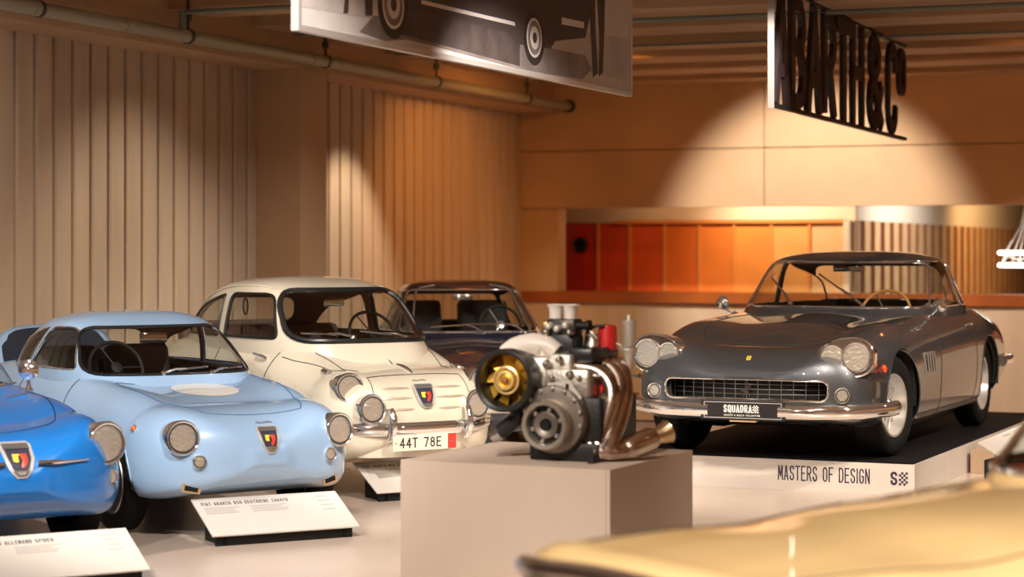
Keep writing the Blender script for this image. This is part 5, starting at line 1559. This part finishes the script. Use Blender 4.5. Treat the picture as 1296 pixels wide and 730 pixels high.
# triangular mounting plate over the housing
M = frame(E(690, 515, -.27), (1, 0, 0), (0, 0, 1))
pq = [E(x, y, -.25) for x, y in ((689, 512), (694, 484), (720, 480), (736, 500), (730, 522), (712, 500))]
hull = [E(x, y, -.25) for x, y in ((688, 515), (693, 485), (719, 481), (736, 503), (728, 520))]
mb = MB(); mb.prism([(p.x, p.z) for p in hull], Matrix(((1, 0, 0, 0), (0, 0, -1, -.235), (0, 1, 0, 0), (0, 0, 0, 1))), .016); mp = mb.build('mounting_plate', ALUL, eng, smooth=False)
for x, y in ((699, 492), (717, 490)):
    p = E(x, y, -.26); MB().box((p.x - .008, -.254, p.z - .016), (p.x + .008, -.248, p.z + .016)).build('plate_slot', BLACK, mp, smooth=False)
# cooling fan: black shroud ring, golden blades, pale hub rings
fc = E(642, 481, -.28); FD = Vector((0, -1, .02)).normalized()
ring_r = .146
sh = MB().ring([(.118, -.10), (.126, .045), (.140, .055), (.150, .048), (.152, -.02), (.140, -.12)], fc, FD, 48).build('fan_shroud', mat('shroud_black', (.012, .012, .013), .38), eng)
MB().lathe([(.135, -.12), (.10, -.13), (0, -.13)], fc, FD, 40).build('shroud_back', mat('fan_back_bronze', (.28, .15, .02), .4, .6), sh)
x, y, z = basis(FD)
fanb = MB().lathe([(.050, -.06), (.050, .0), (.040, .014), (.022, .02), (0, .02)], fc, FD, 28).build('fan_hub', GOLD, eng)
MB().ring([(.062, -.005), (.068, .012), (.058, .016), (.054, .0)], fc, FD, 40).build('hub_ring', GOLDL, fanb)
MB().ring([(.040, .012), (.046, .026), (.034, .028), (.030, .014)], fc, FD, 36).build('hub_ring', GOLDL, fanb)
MB().lathe([(.016, .02), (.014, .036), (0, .038)], fc, FD, 16).build('hub_nut', mat('rust_nut', (.35, .14, .06), .5, .5), fanb)
for k in range(9):
    an = 2 * math.pi * k / 9 + .2; rad = x * math.cos(an) + y * math.sin(an); tan = -x * math.sin(an) + y * math.cos(an)
    V = []
    for r_, hw, tw in ((.048, .016, .018), (.085, .026, .016), (.117, .033, .012)):
        for s in (-1, 1): V.append(fc + rad * r_ + tan * (hw * s) + z * (-.04 + tw * s)); 
    V += [v + z * .004 for v in V]
    F = [(0, 2, 3, 1), (2, 4, 5, 3), (6, 7, 9, 8), (8, 9, 11, 10), (0, 1, 7, 6), (4, 10, 11, 5), (0, 6, 8, 2), (2, 8, 10, 4), (1, 3, 9, 7), (3, 5, 11, 9)]
    MB().add([tuple(v) for v in V], F).build('fan_blade', GOLD, fanb, angle=30)
MB().rbox((fc.x - .02, -.20, fc.z - .10), (cb.x - .04, .10, fc.z + .11), .03).build('fan_volute', ALUL, eng)
P = [E(px, py, -.05) for px, py in ((640, 449), (662, 439), (690, 437), (706, 446))]
MB().tube(curve([tuple(p) for p in P], 4), [.05, .055, .06, .06, .06, .06, .06, .055, .05, .05, .045, .045, .04], 14).build('air_duct', mat('pale_duct', (.64, .58, .52), .4), eng)
# fan drive pulley side hose and outlet pipe
P = [E(px, py, -.22) for px, py in ((650, 512), (656, 526), (646, 536), (632, 548))]
hs = MB().tube(curve([tuple(p) for p in P], 5), .036, 14).build('heater_hose', mat('hose_black', (.012, .012, .012), .5), eng)
p0 = E(634, 546, -.22); p1 = E(624, 552, -.22); MB().lathe([(.040, 0), (.040, .02), (.034, .025), (.034, .05), (.024, .05), (.024, .01)], p0, (p1 - p0), 18).build('hose_clamp', STEEL, hs)
# carburettor with twin trumpets
cc = E(713, 432, .02)
MB().rbox((cc.x - .065, cc.y - .06, cc.z - .085), (cc.x + .085, cc.y + .06, cc.z + .04), .02).build('inlet_manifold', mat('manifold_black', (.012, .011, .011), .4), eng)
cbz = E(713, 412, .02)
cy = MB().rbox((cbz.x - .07, cbz.y - .05, cbz.z - .05), (cbz.x + .085, cbz.y + .05, cbz.z + .035), .018).build('carburettor', mat('carburettor_dark', (.05, .045, .042), .4, .6), eng)
for dx, dz, m_ in ((-.045, .0, ALUL), (.0, -.012, ALUL), (.045, .005, ALUL), (.065, -.03, STEEL), (-.06, -.03, STEEL)):
    MB().lathe([(.018, 0), (.018, .03), (.012, .04), (0, .042)], (cbz.x + dx, cbz.y - .05, cbz.z + dz), (0, -1, 0), 14).build('float_cover', m_, cy)
for px in (703.5, 722):
    tb = E(px, 402, .02); tp = E(px, 386, .02); h = tp.z - tb.z
    MB().ring([(.032, -.012), (.031, h * .4), (.034, h * .8), (.044, h), (.040, h + .004), (.028, h * .7), (.026, 0)], tb, (0, 0, 1), 26).build('intake_trumpet', WHT, cy)
p = E(690, 415, .0); MB().rbox((p.x - .012, p.y - .02, p.z - .03), (p.x + .02, p.y + .02, p.z + .03), .006).build('fuel_union', mat('brass', (.6, .4, .15), .3, .9), cy)
p = E(735, 412, .0); MB().lathe([(.02, -.02), (.02, .03), (.028, .035), (.028, .05), (0, .05)], p, (1, 0, 0), 14).build('throttle_quadrant', BLACK, cy)
MB().tube(curve([tuple(E(px, py, .0)) for px, py in ((735, 417), (748, 420), (755, 428))], 5), .004, 6).build('throttle_cable', STEEL, cy)
# valve cover and black hose
p = E(740, 446, .02); MB().rbox((p.x - .02, p.y - .16, p.z - .04), (p.x + .115, p.y + .16, p.z + .03), .02).build('valve_cover', mat('cover_black', (.012, .012, .013), .35), eng)
MB().tube(curve([tuple(E(px, py, -.06)) for px, py in ((712, 449), (722, 447), (732, 447), (742, 446))], 4), .026, 12).build('breather_hose', mat('hose_black', (.012, .012, .012), .5), eng)
# oil filler and dipstick area (pale cap at the left of the carburettor)
p = E(690, 446, -.05); MB().lathe([(.045, -.05), (.045, .0), (.05, .01), (.05, .03), (.03, .045), (.03, .06), (0, .062)], p, (0, 0, 1), 22).build('oil_filler', ALUL, eng)
# front cover castings and pipes
p = E(705, 470, -.18); MB().rbox((p.x - .05, p.y, p.z - .07), (p.x + .07, p.y + .1, p.z + .08), .015).build('timing_cover', ALUL, eng)
for px, py, r in ((692, 460, .02), (699, 478, .016), (712, 486, .018), (684, 472, .014), (722, 474, .02), (733, 478, .014), (708, 455, .016)):
    p = E(px, py, -.20); MB().lathe([(r, -.02), (r, .012), (r * .7, .02), (0, .022)], p, (0, -1, 0), 12).build('union_bolt', STEEL, eng)
MB().tube(curve([tuple(E(px, py, -.16)) for px, py in ((664, 448), (676, 452), (684, 462), (682, 480), (676, 494))], 5), .010, 8).build('oil_hose', mat('hose_black', (.012, .012, .012), .5), eng)
MB().tube(curve([tuple(E(px, py, -.14)) for px, py in ((655, 447), (668, 455), (679, 457))], 5), .004, 6).build('ignition_lead', mat('green_lead', (.02, .22, .14), .45), eng)
MB().tube(curve([tuple(E(px, py, -.18)) for px, py in ((680, 455), (678, 470), (682, 490))], 5), .008, 8).build('return_pipe', mat('white_hose', (.7, .66, .6), .5), eng)
# red starter / filter block low on the exhaust side
p = E(743, 495, -.02); rb = MB().rbox((p.x - .055, p.y - .10, p.z - .075), (p.x + .06, p.y + .12, p.z + .055), .015).build('red_block', REDM, eng)
for px, py, w in ((728, 505, .02), (736, 513, .018), (746, 520, .018)):
    p = E(px, py, -.16); MB().rbox((p.x - w, p.y - .01, p.z - .012), (p.x + w, p.y + .02, p.z + .012), .005).build('red_bracket', REDG, rb)
MB().tube([tuple(E(px, py, -.17)) for px, py in ((724, 505), (733, 514), (742, 521), (746, 517))], .010, 8).build('red_bracket', REDG, rb)
p = E(761, 497, -.10); MB().tube([tuple(E(761, 484, -.1)), tuple(E(762, 496, -.1)), tuple(E(760, 508, -.1))], .012, 8).build('red_bracket', REDG, rb)
p = E(752, 518, -.14); MB().lathe([(.018, -.02), (.018, .02), (.012, .03), (0, .03)], p, (1, -.4, 0), 12).build('drain_plug', ALUL, rb)
# distributor with red cap, stem and leads
p = E(769, 424, .10); rc = MB().lathe([(.045, -.07), (.048, -.06), (.046, -.045), (.044, .03), (.040, .048), (.0, .052)], p, (0, 0, 1), 28).build('red_cap', REDM, eng)
MB().lathe([(.024, -.17), (.024, -.13), (.017, -.125), (.017, -.06)], p, (0, 0, 1), 16).build('cap_stem', DARKC, rc)
for k, (ox, oy) in enumerate(((0, 0), (.015, .02), (-.012, -.018))):
    MB().tube(curve([tuple(E(px + 60 * ox, py, .06 + oy)) for px, py in ((765, 412), (752, 413), (744, 420), (741, 434), (740, 446))], 5), .0065, 8).build('ignition_lead', mat('green_lead', (.02, .22, .14), .45) if k == 0 else mat('hose_black', (.012, .012, .012), .5), rc)
p = E(750, 434, .04); MB().lathe([(.03, -.05), (.03, 0), (.022, .01), (.022, .03), (.03, .035), (.03, .045), (0, .045)], p, (0, 0, 1), 18).build('thermostat', ALU, eng)
# breather canister on its bracket at the right
p0 = E(797, 440, .12); p1 = E(795, 408, .12)
can = MB().lathe([(.026, -.0), (.030, .005), (.030, .11), (.033, .115), (.033, .13), (.012, .135), (.010, .16), (0, .16)], E(796, 440, .12), (0, 0, 1), 22).build('breather_canister', ALUL, eng)
MB().lathe([(.040, -.012), (.040, .0), (.020, -.06), (.018, -.10)][::-1], E(796, 440, .12), (0, 0, 1), 20).build('canister_cup', ALUL, can)
MB().tube([tuple(E(px, py, .12)) for px, py in ((795, 448), (793, 466), (797, 472))], .010, 8).build('canister_bracket', STEEL, can)
MB().tube([tuple(E(px, py, .12)) for px, py in ((797, 474), (806, 476), (811, 475))], [.006, .007, .014], 8).build('drain_tap', STEEL, can)
MB().tube(curve([tuple(E(px, py, .10)) for px, py in ((778, 434), (785, 437), (790, 446), (791, 458))], 4), .004, 6).build('vent_wire', STEEL, can)
# exhaust: four bent primaries, collector, silencer, flared tip
paths = [[(712, 464), (735, 465), (757, 470), (771, 484), (775, 505), (766, 536), (758, 555), (758, 572)],
         [(722, 461), (748, 461), (772, 464), (783, 480), (784, 505), (777, 535), (770, 556), (770, 574)],
         [(733, 459), (760, 458), (782, 461), (790, 478), (791, 505), (785, 532), (778, 550), (772, 570)],
         [(770, 500), (766, 505), (757, 528), (750, 545), (748, 560), (752, 573)]]
for i, P in enumerate(paths):
    d0 = [-.10, 0.0, .10, -.14][i]
    pts = []
    for k, (px, py) in enumerate(P):
        t = k / (len(P) - 1); d = d0 + (-.20 - d0) * max(0, (t - .35) / .65)
        pts.append(tuple(E(px, py, d)))
    hp = MB().tube(curve(pts, 5), .036, 14).build('exhaust_pipe', EXH, eng)
    if i < 3: MB().lathe([(.045, 0), (.045, .012), (.034, .014)], pts[0], Vector(pts[1]) - Vector(pts[0]), 16).build('pipe_flange', IRON, hp)
P = [E(757, 577, -.20), E(772, 578, -.16), E(786, 572, -.10), E(800, 566, -.06)]
for P in (P,): pass
pts = [tuple(Vector((p.x, p.y, max(p.z, .045)))) for p in (E(752, 575, -.21), E(766, 577, -.19), E(782, 574, -.14), E(795, 568, -.10))]
MB().tube(curve(pts, 5), [.036] * 6 + [.040] * 6 + [.042] * 4, 16).build('collector', EXH, eng)
s0 = E(793, 569, -.10); s1 = E(828, 553, .02); s0.z = max(s0.z, .055)
d = (s1 - s0); L = d.length
sil = MB().lathe([(.036, -.04), (.050, .0), (.056, .015), (.056, L - .02), (.046, L), (.036, L + .01)], s0, d, 26).build('silencer', mat('polished_silencer', (.62, .55, .46), .22, 1), eng)
MB().ring([(.034, 0), (.040, .02), (.056, .075), (.059, .08), (.050, .076), (.032, .02)], s0 + d.normalized() * L, d, 26).build('exhaust_tip', mat('brass_tip', (.66, .50, .32), .25, 1), sil)
MB().box((.33, -.30, 0), (.36, -.22, .045)).build('pipe_rest', DARKC, eng, smooth=False)
